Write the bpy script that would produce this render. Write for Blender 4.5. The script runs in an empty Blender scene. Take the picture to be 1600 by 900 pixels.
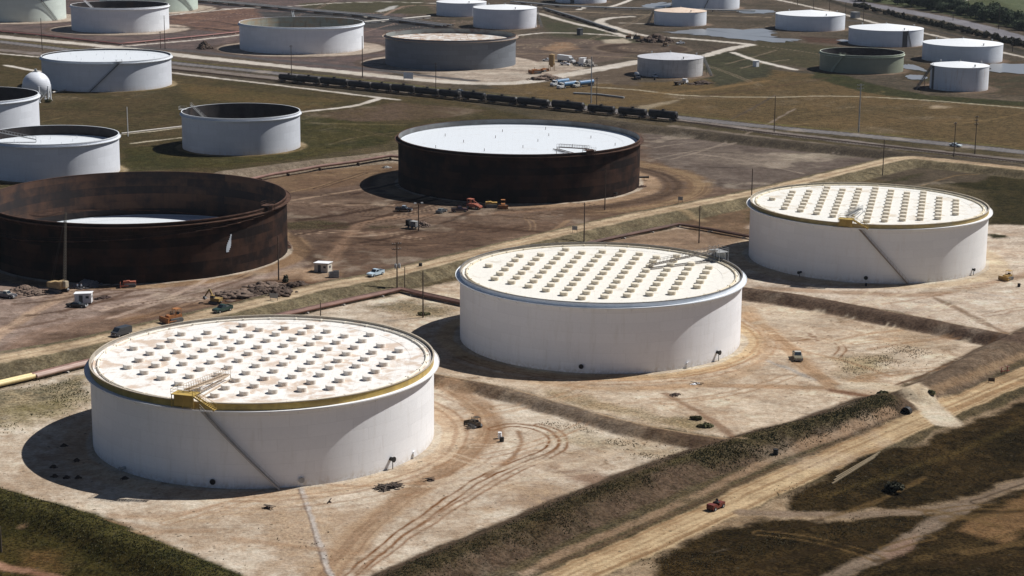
import bpy, math, random
import numpy as np
from mathutils import Matrix, Vector

# ------------------------------------------------------------------ camera
F_PX, PITCH, ROLL, CAM_H = 2979.6, 0.22583, 0.00801, 113.58
scn = bpy.context.scene
cd = bpy.data.cameras.new('camera'); cam = bpy.data.objects.new('camera', cd)
scn.collection.objects.link(cam); scn.camera = cam
cd.sensor_width = 36; cd.lens = F_PX / 1600 * 36
cd.clip_start = 1; cd.clip_end = 60000
cam.matrix_world = Matrix.Translation((0, 0, CAM_H)) @ Matrix.Rotation(math.pi/2 - PITCH, 4, 'X') @ Matrix.Rotation(ROLL, 4, 'Z')
scn.render.resolution_x = 1024; scn.render.resolution_y = 576

# ------------------------------------------------------------------ sky and sun
SUN_AZ, SUN_EL = math.radians(25), math.radians(50)     # azimuth from +X towards +Y
w = bpy.data.worlds.new('World'); scn.world = w; w.use_nodes = True
wn = w.node_tree.nodes; wn.clear()
sky = wn.new('ShaderNodeTexSky'); sky.sky_type = 'NISHITA'; sky.sun_disc = False
sky.sun_elevation = SUN_EL; sky.sun_rotation = math.pi/2 - SUN_AZ
sky.air_density = 0.55; sky.dust_density = 0.3; sky.ozone_density = 1.0
bg = wn.new('ShaderNodeBackground'); bg.inputs['Strength'].default_value = 0.05
wo = wn.new('ShaderNodeOutputWorld')
w.node_tree.links.new(sky.outputs[0], bg.inputs[0]); w.node_tree.links.new(bg.outputs[0], wo.inputs[0])
sl = bpy.data.lights.new('sun', 'SUN'); sl.energy = 5.0; sl.angle = math.radians(0.53); sl.color = (1.0, 0.978, 0.95)
sun = bpy.data.objects.new('sun', sl); scn.collection.objects.link(sun)
sd = Vector((math.cos(SUN_EL)*math.cos(SUN_AZ), math.cos(SUN_EL)*math.sin(SUN_AZ), math.sin(SUN_EL)))
sun.rotation_euler = sd.to_track_quat('Z', 'Y').to_euler(); sun.location = (300, 300, 400)
scn.view_settings.view_transform = 'Standard'; scn.view_settings.look = 'None'
scn.view_settings.exposure = 0.20; scn.view_settings.gamma = 1.0; scn.view_settings.use_curve_mapping = False
scn.cycles.max_bounces = 6; scn.cycles.diffuse_bounces = 3; scn.cycles.volume_bounces = 0

rnd = random.Random(7)
COL = scn.collection

# ------------------------------------------------------------------ from a sight line to a place on the ground
cp, sp_ = math.cos(PITCH), math.sin(PITCH); cr, sr = math.cos(ROLL), math.sin(ROLL)
def ray(px, py):
    a, b = px - 800, py - 450
    u, v = a*cr + b*sr, -a*sr + b*cr
    d = (u, F_PX*cp - v*sp_, -F_PX*sp_ - v*cp)
    return d
def G(px, py, z=0.0):
    d = ray(px, py); t = (z - CAM_H)/d[2]
    return (d[0]*t, d[1]*t)
def px_per_m(x, y, z=0):
    return F_PX / (y*cp - (z - CAM_H)*sp_)

# ------------------------------------------------------------------ numpy noise
def _hash(ix, iy, seed):
    h = (ix.astype(np.int64)*374761393 + iy.astype(np.int64)*668265263 + seed*1442695041) & 0xffffffff
    h = ((h ^ (h >> 13))*1274126177) & 0xffffffff
    return ((h ^ (h >> 16)) & 0xffffff) / float(0xffffff)
def vn(x, y, seed=0):
    ix, iy = np.floor(x), np.floor(y); fx, fy = x-ix, y-iy
    fx = fx*fx*(3-2*fx); fy = fy*fy*(3-2*fy)
    a = _hash(ix, iy, seed); b = _hash(ix+1, iy, seed); c = _hash(ix, iy+1, seed); d = _hash(ix+1, iy+1, seed)
    return (a*(1-fx)+b*fx)*(1-fy) + (c*(1-fx)+d*fx)*fy
def fbm(x, y, scale, seed=0, octs=4):
    s, a, t = 0, 1, 0
    for k in range(octs):
        s = s + a*vn(x/scale, y/scale, seed+17*k); t += a; a *= .55; scale /= 2.03
    return s/t - .5
def smooth(a, b, x):
    t = np.clip((x-a)/(b-a), 0, 1); return t*t*(3-2*t)
def seg_info(X, Y, pts):
    """distance, signed side and length along a polyline, vectorised"""
    best = np.full(X.shape, 1e9); along = np.zeros(X.shape); side = np.zeros(X.shape); L0 = 0
    for (x0, y0), (x1, y1) in zip(pts[:-1], pts[1:]):
        dx, dy = x1-x0, y1-y0; L = math.hypot(dx, dy)
        if L < 1e-6: continue
        t = np.clip(((X-x0)*dx + (Y-y0)*dy)/(L*L), 0, 1)
        ex, ey = X-(x0+t*dx), Y-(y0+t*dy); d = np.hypot(ex, ey)
        m = d < best
        best = np.where(m, d, best); along = np.where(m, L0+t*L, along)
        side = np.where(m, np.sign(dx*ey-dy*ex), side); L0 += L
    return best, side, along
def resample(pts, n=6):
    """Catmull-Rom through the points"""
    if len(pts) < 3: return pts
    P = [pts[0]] + list(pts) + [pts[-1]]; out = []
    for i in range(1, len(P)-2):
        p0, p1, p2, p3 = P[i-1], P[i], P[i+1], P[i+2]
        for k in range(n):
            t = k/n
            out.append(tuple(0.5*((2*p1[j]) + (-p0[j]+p2[j])*t + (2*p0[j]-5*p1[j]+4*p2[j]-p3[j])*t*t + (-p0[j]+3*p1[j]-3*p2[j]+p3[j])*t**3) for j in (0, 1)))
    out.append(tuple(pts[-1])); return out
def line(*p, z=0.0, smooth_it=True):
    q = resample(list(p), 5) if smooth_it else list(p)
    return [G(a, b, z) for a, b in q]
def inside(X, Y, pts):
    ins = np.zeros(X.shape, bool); n = len(pts)
    for i in range(n):
        x0, y0 = pts[i]; x1, y1 = pts[(i+1) % n]
        c = ((y0 > Y) != (y1 > Y))
        xi = (x1-x0)*(Y-y0)/((y1-y0) if y1 != y0 else 1e-9) + x0
        ins ^= c & (X < xi)
    return ins

# ------------------------------------------------------------------ earth dikes: crest line, height, half crest width, slope run
DIKES = [
    # levee beside the wide dirt road
    (line((560, 935), (640, 893), (800, 826), (1000, 742), (1160, 687), (1290, 652), (1384, 618), z=2.0), 2.0, 1.0, 6.5),
    (line((1432, 606), (1480, 585), (1585, 527), (1700, 480), z=2.0), 2.0, 1.2, 5.0),
    # dike between the near tank and the middle tank
    (line((676, 586), (800, 610), (1000, 665), (1168, 692), z=1.4), 1.4, .8, 3.6),
    # dike between the middle tank and the right tank
    (line((1160, 450), (1250, 462), (1400, 490), (1580, 525), z=2.0), 2.0, .9, 5.0),
    # bank that carries the service road
    (line((-150, 590), (0, 558), (100, 541), (200, 519), (300, 496), (400, 473), (500, 449), (600, 430), (700, 406), (800, 382), (985, 339), (1062, 324), (1200, 296), (1375, 254), (1412, 247), (1450, 248), (1600, 264), (1750, 283), z=2.0), 2.0, 4.2, 6.0),
    # weedy dike at the near left
    (line((-120, 735), (0, 772), (100, 800), (200, 842), (330, 897), (460, 965), z=2.2), 2.2, .8, 6.0),
    # dike behind the pipeline by the two rusty tanks
    (line((350, 268), (480, 252), (620, 236), (800, 205), z=2.5), 2.5, 1.2, 7.0),
    (line((940, 187), (1000, 194), (1100, 205), (1200, 217), (1412, 238), (1600, 258), z=2.2), 2.2, 1.0, 8.0),
]
def height(X, Y):
    z = np.zeros(np.shape(X))
    for pts, h, hw, run in DIKES:
        xs = [p[0] for p in pts]; ys = [p[1] for p in pts]; m = hw+run+2
        sel = (X > min(xs)-m) & (X < max(xs)+m) & (Y > min(ys)-m) & (Y < max(ys)+m)
        if not np.any(sel): continue
        d, s, a = seg_info(X[sel], Y[sel], pts)
        d = d + .5*fbm(X[sel], Y[sel], 6, 5, 3)
        v = h*(1-smooth(hw, hw+run, d))
        z[sel] = np.maximum(z[sel], v)
    return z
def gz(x, y):
    return float(height(np.array([float(x)]), np.array([float(y)]))[0])
def at(px, py):
    z = 0
    for _ in range(6):
        x, y = G(px, py, z); z = .5*z + .5*gz(x, y)
    x, y = G(px, py, z)
    return Vector((x, y, gz(x, y)))

# ------------------------------------------------------------------ material helpers
MAT = {}
def s2l(c):
    return tuple(((v/255)/12.92 if v/255 <= .04045 else (((v/255)+.055)/1.055)**2.4) for v in c)
def nodes(m):
    m.use_nodes = True; nt = m.node_tree; nt.nodes.clear()
    out = nt.nodes.new('ShaderNodeOutputMaterial'); b = nt.nodes.new('ShaderNodeBsdfPrincipled')
    nt.links.new(b.outputs[0], out.inputs[0]); return nt, b
def N(nt, t, **kw):
    n = nt.nodes.new(t)
    for k, v in kw.items():
        if isinstance(v, bpy.types.NodeSocket): nt.links.new(v, n.inputs[k.replace('_', ' ')])
        elif k.replace('_', ' ') in n.inputs: n.inputs[k.replace('_', ' ')].default_value = v
        else: setattr(n, k, v)
    return n
def math_(nt, op, a, b=0.0, c=None):
    n = nt.nodes.new('ShaderNodeMath'); n.operation = op
    for i, v in enumerate((a, b) if c is None else (a, b, c)):
        if isinstance(v, bpy.types.NodeSocket): nt.links.new(v, n.inputs[i])
        else: n.inputs[i].default_value = v
    return n.outputs[0]
def mixc(nt, f, a, b, mode='MIX'):
    n = nt.nodes.new('ShaderNodeMix'); n.data_type = 'RGBA'; n.blend_type = mode
    for i, v in ((0, f), (6, a), (7, b)):
        if isinstance(v, bpy.types.NodeSocket): nt.links.new(v, n.inputs[i])
        elif i == 0: n.inputs[0].default_value = v
        else: n.inputs[i].default_value = (*v[:3], 1)
    return n.outputs[2]
def noise(nt, vec, scale, detail=4, rough=.55, dist=0.0):
    n = nt.nodes.new('ShaderNodeTexNoise'); n.inputs['Scale'].default_value = scale
    n.inputs['Detail'].default_value = detail; n.inputs['Roughness'].default_value = rough; n.inputs['Distortion'].default_value = dist
    nt.links.new(vec, n.inputs['Vector']); return n.outputs[0]
def ramp(nt, f, a, b, lo=0.0, hi=1.0):
    n = nt.nodes.new('ShaderNodeMapRange'); n.interpolation_type = 'SMOOTHSTEP'
    nt.links.new(f, n.inputs[0])
    for i, v in ((1, a), (2, b), (3, lo), (4, hi)): n.inputs[i].default_value = v
    return n.outputs[0]
def bump(nt, b, h, strength=.3, dist=.1):
    n = nt.nodes.new('ShaderNodeBump'); n.inputs['Strength'].default_value = strength; n.inputs['Distance'].default_value = dist
    nt.links.new(h, n.inputs['Height']); nt.links.new(n.outputs[0], b.inputs['Normal'])

def paint(name, col, rough=.5, var=.12, metal=0.0, scale=1.5, dirt=None, spec=.3):
    """plain painted or worn surface with a little unevenness"""
    if name in MAT: return MAT[name]
    m = bpy.data.materials.new(name); MAT[name] = m; nt, b = nodes(m)
    tc = N(nt, 'ShaderNodeTexCoord').outputs['Object']
    n1 = noise(nt, tc, scale, 5); f = ramp(nt, n1, .3, .7, 1-var, 1+var)
    mul = nt.nodes.new('ShaderNodeVectorMath'); mul.operation = 'SCALE'; mul.inputs[0].default_value = col
    nt.links.new(f, mul.inputs['Scale']); c = mul.outputs[0]
    if dirt:
        n2 = noise(nt, tc, scale*.37, 5, .6); c = mixc(nt, ramp(nt, n2, .5, .68, 0, .8), c, dirt)
    nt.links.new(c, b.inputs['Base Color']); b.inputs['Roughness'].default_value = rough; b.inputs['Metallic'].default_value = metal
    b.inputs['Specular IOR Level'].default_value = spec
    return m

def shell_mat(name, col, R, course=2.3, plate=9.0, seam=.06, var=.05, alt=None, alt_amt=0.0, streak=None, streak_amt=.0, rough=.55):
    """rolled steel plates: courses up the wall, butt seams, streaks running down"""
    if name in MAT: return MAT[name]
    m = bpy.data.materials.new(name); MAT[name] = m; nt, b = nodes(m)
    tc = N(nt, 'ShaderNodeTexCoord').outputs['Object']
    s = N(nt, 'ShaderNodeSeparateXYZ', Vector=tc)
    ang = math_(nt, 'ARCTAN2', s.outputs[1], s.outputs[0]); arc = math_(nt, 'MULTIPLY', ang, R)
    z = s.outputs[2]
    row = math_(nt, 'FLOOR', math_(nt, 'DIVIDE', z, course)); fz = math_(nt, 'FRACT', math_(nt, 'DIVIDE', z, course))
    sh = math_(nt, 'MULTIPLY', row, 3.37)
    pl = math_(nt, 'DIVIDE', math_(nt, 'ADD', arc, sh), plate); fp = math_(nt, 'FRACT', pl); ip = math_(nt, 'FLOOR', pl)
    cv = N(nt, 'ShaderNodeCombineXYZ'); nt.links.new(ip, cv.inputs[0]); nt.links.new(row, cv.inputs[1])
    wn_ = nt.nodes.new('ShaderNodeTexWhiteNoise'); wn_.noise_dimensions = '3D'; nt.links.new(cv.outputs[0], wn_.inputs['Vector'])
    cr_ = nt.nodes.new('ShaderNodeTexWhiteNoise'); cr_.noise_dimensions = '1D'; nt.links.new(row, cr_.inputs['W'])
    # seam lines
    lz = math_(nt, 'LESS_THAN', fz, .035); lp = math_(nt, 'LESS_THAN', fp, .012); ln = math_(nt, 'MAXIMUM', lz, lp)
    uv = N(nt, 'ShaderNodeCombineXYZ'); nt.links.new(arc, uv.inputs[0]); nt.links.new(math_(nt, 'MULTIPLY', z, .12), uv.inputs[1])
    st = noise(nt, uv.outputs[0], .55, 6, .65)
    uv2 = N(nt, 'ShaderNodeCombineXYZ'); nt.links.new(arc, uv2.inputs[0]); nt.links.new(z, uv2.inputs[1])
    bl = noise(nt, uv2.outputs[0], .16, 6, .6); fine = noise(nt, uv2.outputs[0], 1.4, 5, .6)
    c = mixc(nt, 0, col, col)
    if alt:
        k = math_(nt, 'ADD', math_(nt, 'MULTIPLY', wn_.outputs[0], .12), math_(nt, 'MULTIPLY', bl, .95)); k = math_(nt, 'ADD', k, math_(nt, 'MULTIPLY', cr_.outputs[0], .2))
        c = mixc(nt, ramp(nt, k, .50, .84, 0, alt_amt), c, alt)
    if streak:
        c = mixc(nt, ramp(nt, st, .5, .75, 0, streak_amt), c, streak)
    if col[0] > .4: c = mixc(nt, math_(nt, 'MULTIPLY', ramp(nt, math_(nt, 'ADD', z, math_(nt, 'MULTIPLY', st, -3.2)), -1.9, .2, .55, 0), ramp(nt, fine, .35, .6)), c, (.46, .38, .29))
    v = ramp(nt, math_(nt, 'ADD', math_(nt, 'MULTIPLY', wn_.outputs[0], .4), math_(nt, 'MULTIPLY', fine, .6)), .2, .8, 1-var, 1+var)
    vm = nt.nodes.new('ShaderNodeVectorMath'); vm.operation = 'SCALE'; nt.links.new(c, vm.inputs[0]); nt.links.new(v, vm.inputs['Scale'])
    c = mixc(nt, math_(nt, 'MULTIPLY', ln, seam), vm.outputs[0], tuple(x*.45 for x in col))
    nt.links.new(c, b.inputs['Base Color']); b.inputs['Roughness'].default_value = rough; b.inputs['Specular IOR Level'].default_value = .25 if col[0] > .15 else .06
    h = math_(nt, 'SUBTRACT', math_(nt, 'MULTIPLY', fine, .5), ln); bump(nt, b, h, .25, .04)
    return m

def deck_mat(name, col, patch, amt, grid=2.4, gridamt=.1, lo=.52):
    """lapped roof plates with rust or dirt patches"""
    if name in MAT: return MAT[name]
    m = bpy.data.materials.new(name); MAT[name] = m; nt, b = nodes(m)
    tc = N(nt, 'ShaderNodeTexCoord').outputs['Object']; s = N(nt, 'ShaderNodeSeparateXYZ', Vector=tc)
    gx = math_(nt, 'LESS_THAN', math_(nt, 'FRACT', math_(nt, 'DIVIDE', s.outputs[0], grid)), .05)
    gy = math_(nt, 'LESS_THAN', math_(nt, 'FRACT', math_(nt, 'DIVIDE', s.outputs[1], grid*3.1)), .02)
    g = math_(nt, 'MAXIMUM', gx, gy)
    n1 = noise(nt, tc, .22, 6, .62, .5); n2 = noise(nt, tc, 1.1, 5, .6); n3 = noise(nt, tc, .07, 3)
    k = math_(nt, 'ADD', math_(nt, 'MULTIPLY', n1, .8), math_(nt, 'MULTIPLY', n3, .2))
    c = mixc(nt, ramp(nt, k, lo, lo+.13, 0, amt), col, patch)
    c = mixc(nt, ramp(nt, n2, .45, .75, 0, .18), c, tuple(x*.6 for x in patch))
    c = mixc(nt, math_(nt, 'MULTIPLY', g, gridamt), c, tuple(x*.5 for x in col))
    nt.links.new(c, b.inputs['Base Color']); b.inputs['Roughness'].default_value = .6; b.inputs['Specular IOR Level'].default_value = .2
    bump(nt, b, n2, .15, .05); return m

WHITE = (.80, .80, .80); CREAM = (.74, .70, .60)

# ------------------------------------------------------------------ mesh helpers
class MB:
    def __init__(self): self.v = []; self.f = []; self.M = Matrix.Identity(4); self.sm = []
    def _add(self, vs, fs, smooth_=False):
        o = len(self.v); self.v += [tuple(self.M @ Vector(p)) for p in vs]
        self.f += [tuple(i+o for i in f) for f in fs]; self.sm += [smooth_]*len(fs); return self
    def box(self, c, s, rz=0.0, taper=1.0):
        x, y, z = (k/2 for k in s); R = Matrix.Rotation(rz, 3, 'Z'); vs = []
        for dz in (-z, z):
            t = taper if dz > 0 else 1
            for dx, dy in ((-x, -y), (x, -y), (x, y), (-x, y)): vs.append(Vector(c) + R @ Vector((dx*t, dy*t, dz)))
        return self._add(vs, [(3, 2, 1, 0), (4, 5, 6, 7), (0, 1, 5, 4), (1, 2, 6, 5), (2, 3, 7, 6), (3, 0, 4, 7)])
    def bar(self, a, b, w=.1, h=None):
        a, b = Vector(a), Vector(b); d = (b-a); L = d.length
        if L < 1e-6: return self
        d.normalize(); up = Vector((0, 0, 1)) if abs(d.z) < .95 else Vector((1, 0, 0))
        s = d.cross(up).normalized(); u = s.cross(d); h = h or w; vs = []
        for p in (a, b):
            for i, j in ((-1, -1), (1, -1), (1, 1), (-1, 1)): vs.append(p + s*i*w/2 + u*j*h/2)
        return self._add(vs, [(3, 2, 1, 0), (4, 5, 6, 7), (0, 1, 5, 4), (1, 2, 6, 5), (2, 3, 7, 6), (3, 0, 4, 7)])
    def tube(self, pts, r, n=10, cap=True, r2=None):
        pts = [Vector(p) for p in pts]; vs = []; fs = []; m = len(pts)
        for i, p in enumerate(pts):
            d = (pts[min(i+1, m-1)] - pts[max(i-1, 0)]).normalized(); up = Vector((0, 0, 1)) if abs(d.z) < .95 else Vector((1, 0, 0))
            s = d.cross(up).normalized(); u = s.cross(d); rr = r if r2 is None else r + (r2-r)*i/(m-1)
            for k in range(n): a = 2*math.pi*k/n; vs.append(p + (s*math.cos(a) + u*math.sin(a))*rr)
        for i in range(m-1):
            for k in range(n): fs.append((i*n+k, (i+1)*n+k, (i+1)*n+(k+1) % n, i*n+(k+1) % n))
        self._add(vs, fs, True)
        if cap: self._add(vs, [tuple(range(n)), tuple(range((m-1)*n+n-1, (m-1)*n-1, -1))])
        return self
    def lathe(self, prof, n=96, c=(0, 0), a0=0.0, a1=2*math.pi, smooth_=True, sharp=True):
        """profile of (radius, z) points turned about the axis; every profile edge keeps its own vertices"""
        full = abs(a1-a0-2*math.pi) < 1e-6; k = n if full else n+1
        for (r0, z0), (r1, z1) in zip(prof[:-1], prof[1:]):
            vs = []
            for r, z in ((r0, z0), (r1, z1)):
                for i in range(k): a = a0+(a1-a0)*i/n; vs.append((c[0]+r*math.cos(a), c[1]+r*math.sin(a), z))
            fs = [(i, (i+1) % k, k+(i+1) % k, k+i) for i in range(n)]
            self._add(vs, fs, smooth_)
        return self
    def prism(self, prof, y0, y1, inset=None):
        """side profile (x,z) extruded across y; inset shrinks y for points flagged high"""
        n = len(prof); vs = []
        for y in (y0, y1):
            for i, (x, z) in enumerate(prof):
                k = inset[i] if inset else 0; vs.append((x, y + (k if y == y0 else -k), z))
        fs = [tuple(range(n)), tuple(range(2*n-1, n-1, -1))] + [(i, n+i, n+(i+1) % n, (i+1) % n) for i in range(n)]
        return self._add(vs, fs)
    def blob(self, c, r, n=8, m=5, jit=.18, seed=0):
        q = random.Random(seed); vs = [(c[0], c[1], c[2]-r[2])]
        for i in range(1, m):
            ph = -math.pi/2 + math.pi*i/m
            for k in range(n):
                a = 2*math.pi*k/n; j = 1+q.uniform(-jit, jit)
                vs.append((c[0]+r[0]*math.cos(ph)*math.cos(a)*j, c[1]+r[1]*math.cos(ph)*math.sin(a)*j, c[2]+r[2]*math.sin(ph)*j))
        vs.append((c[0], c[1], c[2]+r[2])); fs = []
        for k in range(n): fs.append((0, 1+(k+1) % n, 1+k))
        for i in range(m-2):
            for k in range(n): a = 1+i*n; fs.append((a+k, a+(k+1) % n, a+n+(k+1) % n, a+n+k))
        t = len(vs)-1; a = 1+(m-2)*n
        for k in range(n): fs.append((t, a+k, a+(k+1) % n))
        return self._add(vs, fs, True)
    def build(self, name, mat, parent=None, loc=None):
        me = bpy.data.meshes.new(name); me.from_pydata(self.v, [], self.f); me.update()
        me.polygons.foreach_set('use_smooth', self.sm)
        o = bpy.data.objects.new(name, me); COL.objects.link(o)
        if isinstance(mat, (list, tuple)):
            for mm in mat: me.materials.append(mm)
        else: me.materials.append(mat)
        if parent: o.parent = parent
        if loc is not None: o.location = loc
        return o
def thing(name, label, cat, loc=(0, 0, 0), rz=0.0, group=None):
    o = bpy.data.objects.new(name, None); COL.objects.link(o); o.empty_display_size = 1
    o.location = loc; o.rotation_euler = (0, 0, rz); o['label'] = label; o['category'] = cat
    if group: o['group'] = group
    return o
def tag(o, label, cat, group=None, kind=None):
    if label: o['label'] = label
    if cat: o['category'] = cat
    if group: o['group'] = group
    if kind: o['kind'] = kind
    return o
def kids(o): return [c for c in bpy.data.objects if c.parent == o]
KIDS = {}
def dup(root, loc, rz=0.0, label=None, group=None, scale=None):
    if root.name not in KIDS: KIDS[root.name] = [(c, kids(c)) for c in kids(root)]
    r = root.copy(); COL.objects.link(r); r.location = loc; r.rotation_euler = (0, 0, rz)
    if label: r['label'] = label
    if group: r['group'] = group
    if scale: r.scale = scale
    for ch, gs in KIDS[root.name]:
        c = ch.copy(); COL.objects.link(c); c.parent = r
        for g in gs: d = g.copy(); COL.objects.link(d); d.parent = c
    return r
def yaw_to(p, px, py):
    q = at(px, py); return math.atan2(q.y-p.y, q.x-p.x)

# ------------------------------------------------------------------ the ground: one sheet to the horizon
TANKS = dict(A=(-48.8, 362.9, 33.5, 16.2), B=(21.1, 443.2, 33.5, 16.2), C=(101.7, 536.7, 33.5, 16.2),
    G=(-107.4, 537.9, 42.4, 16.2), D=(2.1, 660.5, 42.2, 16.4), F=(-105.9, 737.4, 22.8, 14.0), E=(-199.1, 933.4, 31.1, 14.3),
    L1=(-165.0, 675.1, 23.8, 13.3), L2=(-219.9, 770.7, 26.5, 15.2), N11=(-334.9, 1296.8, 31.4, 16.8), N12=(-251.8, 1226.5, 30.7, 15.5),
    N13=(-263.0, 1383.3, 34.8, 17.8), N14=(-123.7, 1115.4, 35.9, 15.1), N15=(-34.5, 1041.1, 35.5, 15.6), N16=(-37.2, 1352.9, 17.6, 9.3),
    N17=(-6.1, 1264.3, 20.9, 12.6), N18=(51.3, 1480.1, 19.7, 15.4), N19=(111.8, 1292.2, 17.6, 9.1), N20=(142.8, 1435.2, 25.2, 17.7),
    N21=(81.6, 995.9, 17.1, 9.2), N22=(195.6, 1268.0, 22.8, 9.7), N23=(226.9, 1169.2, 22.5, 9.7), N24=(253.2, 1079.7, 22.2, 9.5),
    N25=(186.7, 1025.5, 22.2, 9.6), N26=(220.8, 944.9, 14.2, 11.6))

def build_ground():
    # rows further apart with distance, columns fanning out a little: about one photo pixel each
    ys = [-200, 0, 120, 200, 245]; y = 262.0
    while y < 1750: ys.append(y); y += max(.55, (y*y+CAM_H**2)/(F_PX*CAM_H)*(1.35 if y < 620 else .8))
    while y < 9000: ys.append(y); y *= 1.045
    for k in (12000, 20000, 35000): ys.append(k)
    ts = np.concatenate([[-60, -12, -4, -2, -1.2, -.8], np.linspace(-.55, -.31, 40), np.linspace(-.305, .305, 1290), np.linspace(.31, .55, 40), [.8, 1.2, 2, 4, 12, 60]])
    ys = np.array(ys); Yg, Tg = np.meshgrid(ys, ts, indexing='ij')
    W = np.maximum(Yg, 262) + 12.0
    X = (Tg*W).ravel(); Y = Yg.ravel().astype(float)
    n = X.size; C = np.zeros((n, 3)); VEG = np.zeros(n)
    near = (Y > 240) & (Y < 1800) & (np.abs(X/W.ravel()) < .56)
    Z = np.zeros(n); Z[near] = height(X[near], Y[near])
    x, y = X[near], Y[near]; z = Z[near]
    c = np.zeros((x.size, 3)); veg = np.zeros(x.size)
    nA = fbm(x, y, 60, 1, 5); nB = fbm(x, y, 14, 2, 5); nC = fbm(x, y, 4, 3, 4); nD = fbm(x, y, 1.3, 4, 3)
    wx = x + 3.5*fbm(x, y, 11, 8, 4) + 1.2*fbm(x, y, 2.5, 18, 3); wy = y + 3.5*fbm(x, y, 11, 9, 4)*1.4 + 1.2*fbm(x, y, 2.5, 19, 3)
    lx = x + .9*fbm(x, y, 6, 28, 3); ly = y + .9*fbm(x, y, 6, 29, 3)
    def L(c3): return np.array(s2l(c3))*.72
    def put(m, colr, v=None):
        nonlocal c, veg
        c[:] = c*(1-m[:, None]) + np.asarray(colr)*m[:, None]
        if v is not None: veg[:] = veg*(1-m) + v*m
    def blend(a, b, t):
        t = np.clip(t+1.1*nD[:len(t)] if len(t) == len(nD) else t, 0, 1)[:, None]; return np.asarray(a)*(1-t) + np.asarray(b)*t
    def poly(px, a, b=None, v=0.0, soft=2.0, rag=1.0, nz=None, k=1.0):
        pts = [G(*p) for p in px]; xs = [p[0] for p in pts]; ys_ = [p[1] for p in pts]
        sel = (x > min(xs)-12) & (x < max(xs)+12) & (y > min(ys_)-16) & (y < max(ys_)+16)
        if not sel.any(): return
        qx = x[sel]*(1-rag)+wx[sel]*rag; qy = y[sel]*(1-rag)+wy[sel]*rag
        d, _, _ = seg_info(qx, qy, pts+[pts[0]]); ins = inside(qx, qy, pts)
        m = np.zeros(x.size); m[sel] = smooth(-soft, soft, np.where(ins, d, -d) + nC[sel]*soft*2)*k
        nz = nB if nz is None else nz
        put(m, L(a) if b is None else blend(L(a), L(b), .5+1.6*nz+.8*nC), v)
    def ribbon(pts, wd, a, b=None, v=0.0, soft=.5, streak=0.0, k=1.0, rut=None, off=0.0, patch=0.0):
        m_ = wd/2+soft+2+abs(off); xs = [p[0] for p in pts]; ys_ = [p[1] for p in pts]
        sel = (x > min(xs)-m_) & (x < max(xs)+m_) & (y > min(ys_)-m_) & (y < max(ys_)+m_)
        if not sel.any(): return
        d, s, al = seg_info(lx[sel], ly[sel], pts); sdv = d*s - off
        m = 1-smooth(wd/2-soft, wd/2+soft, np.abs(sdv)+nC[sel]*soft*2.2)
        if nodike[0]: m = m*(1-smooth(.25, .7, z[sel]))
        if patch: m = m*smooth(-.15-patch*.3, .1, nB[sel]+.6*nC[sel]+.12)
        if rut: m = m*np.maximum(np.exp(-((np.abs(sdv)-rut)/.38)**2), .0)
        base = np.tile(L(a), (sel.sum(), 1))
        if b is not None:
            t = .5 + 1.4*nB[sel] + streak*2.2*(vn(sdv*1.1, al/55, 77)*.6+vn(sdv*2.9, al/30, 78)*.4-.5) + .8*nC[sel]
            base = blend(L(a), L(b), t)
        mm = np.zeros(x.size); mm[sel] = m*k; cc = np.zeros((x.size, 3)); cc[sel] = base
        put(mm, cc, v)
    def disc(cx, cy, r0, r1, a, b=None, v=0.0, soft=1.0, k=1.0, ex=1.0):
        qx, qy = wx*.5+x*.5, wy*.5+y*.5
        d = np.hypot(qx-cx, (qy-cy)/ex); m = smooth(r0-soft, r0+soft, d)*(1-smooth(r1-soft, r1+soft, d))*k
        put(m, L(a) if b is None else blend(L(a), L(b), .5+1.8*nB+nC), v)

    nodike = [False]
    # ---- base cover: dry grass and mud
    far = smooth(700, 1000, y)
    c[:] = blend(blend(L((108, 94, 70)), L((86, 78, 55)), .5+1.3*nA+1.2*nB), blend(L((114, 101, 88)), L((82, 76, 64)), .5+1.2*nA+1.4*nB), far); veg[:] = .7
    # ---- upper left: gravel and clay between the far tanks
    poly([(-200, -40), (620, -40), (640, 60), (600, 125), (400, 92), (190, 72), (0, 47), (-200, 35)], (122, 104, 98), (92, 84, 82), .1, 4)
    poly([(262, 22), (400, 12), (420, 40), (372, 55), (300, 45), (265, 38)], (136, 108, 92), (104, 84, 78), .1, 3)
    poly([(400, 18), (600, 22), (700, 40), (760, 60), (600, 46), (420, 30)], (66, 66, 66), (86, 84, 82), .2, 3)
    poly([(600, 50), (800, 60), (980, 62), (980, 90), (810, 120), (800, 60), (620, 70)], (118, 102, 90), (96, 84, 76), .1, 3)
    poly([(470, 5), (660, 0), (680, 22), (560, 20), (470, 12)], (92, 88, 68), (82, 78, 60), .5, 3)
    # ---- field by the railway, right of centre
    poly([(1040, 128), (1200, 108), (1290, 118), (1380, 135), (1500, 160), (1750, 175), (1750, 255), (1440, 222), (1200, 196), (860, 156), (740, 140), (930, 130)], (120, 100, 70), (100, 86, 60), .75, 2)
    poly([(760, 134), (865, 128), (930, 128), (1060, 146), (1060, 160), (990, 172), (850, 152)], (120, 100, 68), (108, 92, 70), .6, 2)
    poly([(1275, 110), (1330, 120), (1375, 134), (1450, 149), (1600, 159), (1750, 170), (1750, 176), (1600, 166), (1450, 158), (1340, 142), (1270, 122)], (62, 66, 42), (78, 76, 50), 1, 1.5)
    poly([(1095, 82), (1160, 80), (1210, 95), (1200, 120), (1120, 136), (1100, 118)], (84, 82, 62), (64, 64, 50), .6, 3)
    poly([(870, 120), (990, 98), (1000, 135), (930, 130), (880, 122)], (112, 98, 82), (98, 86, 74), .1, 3)
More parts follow.
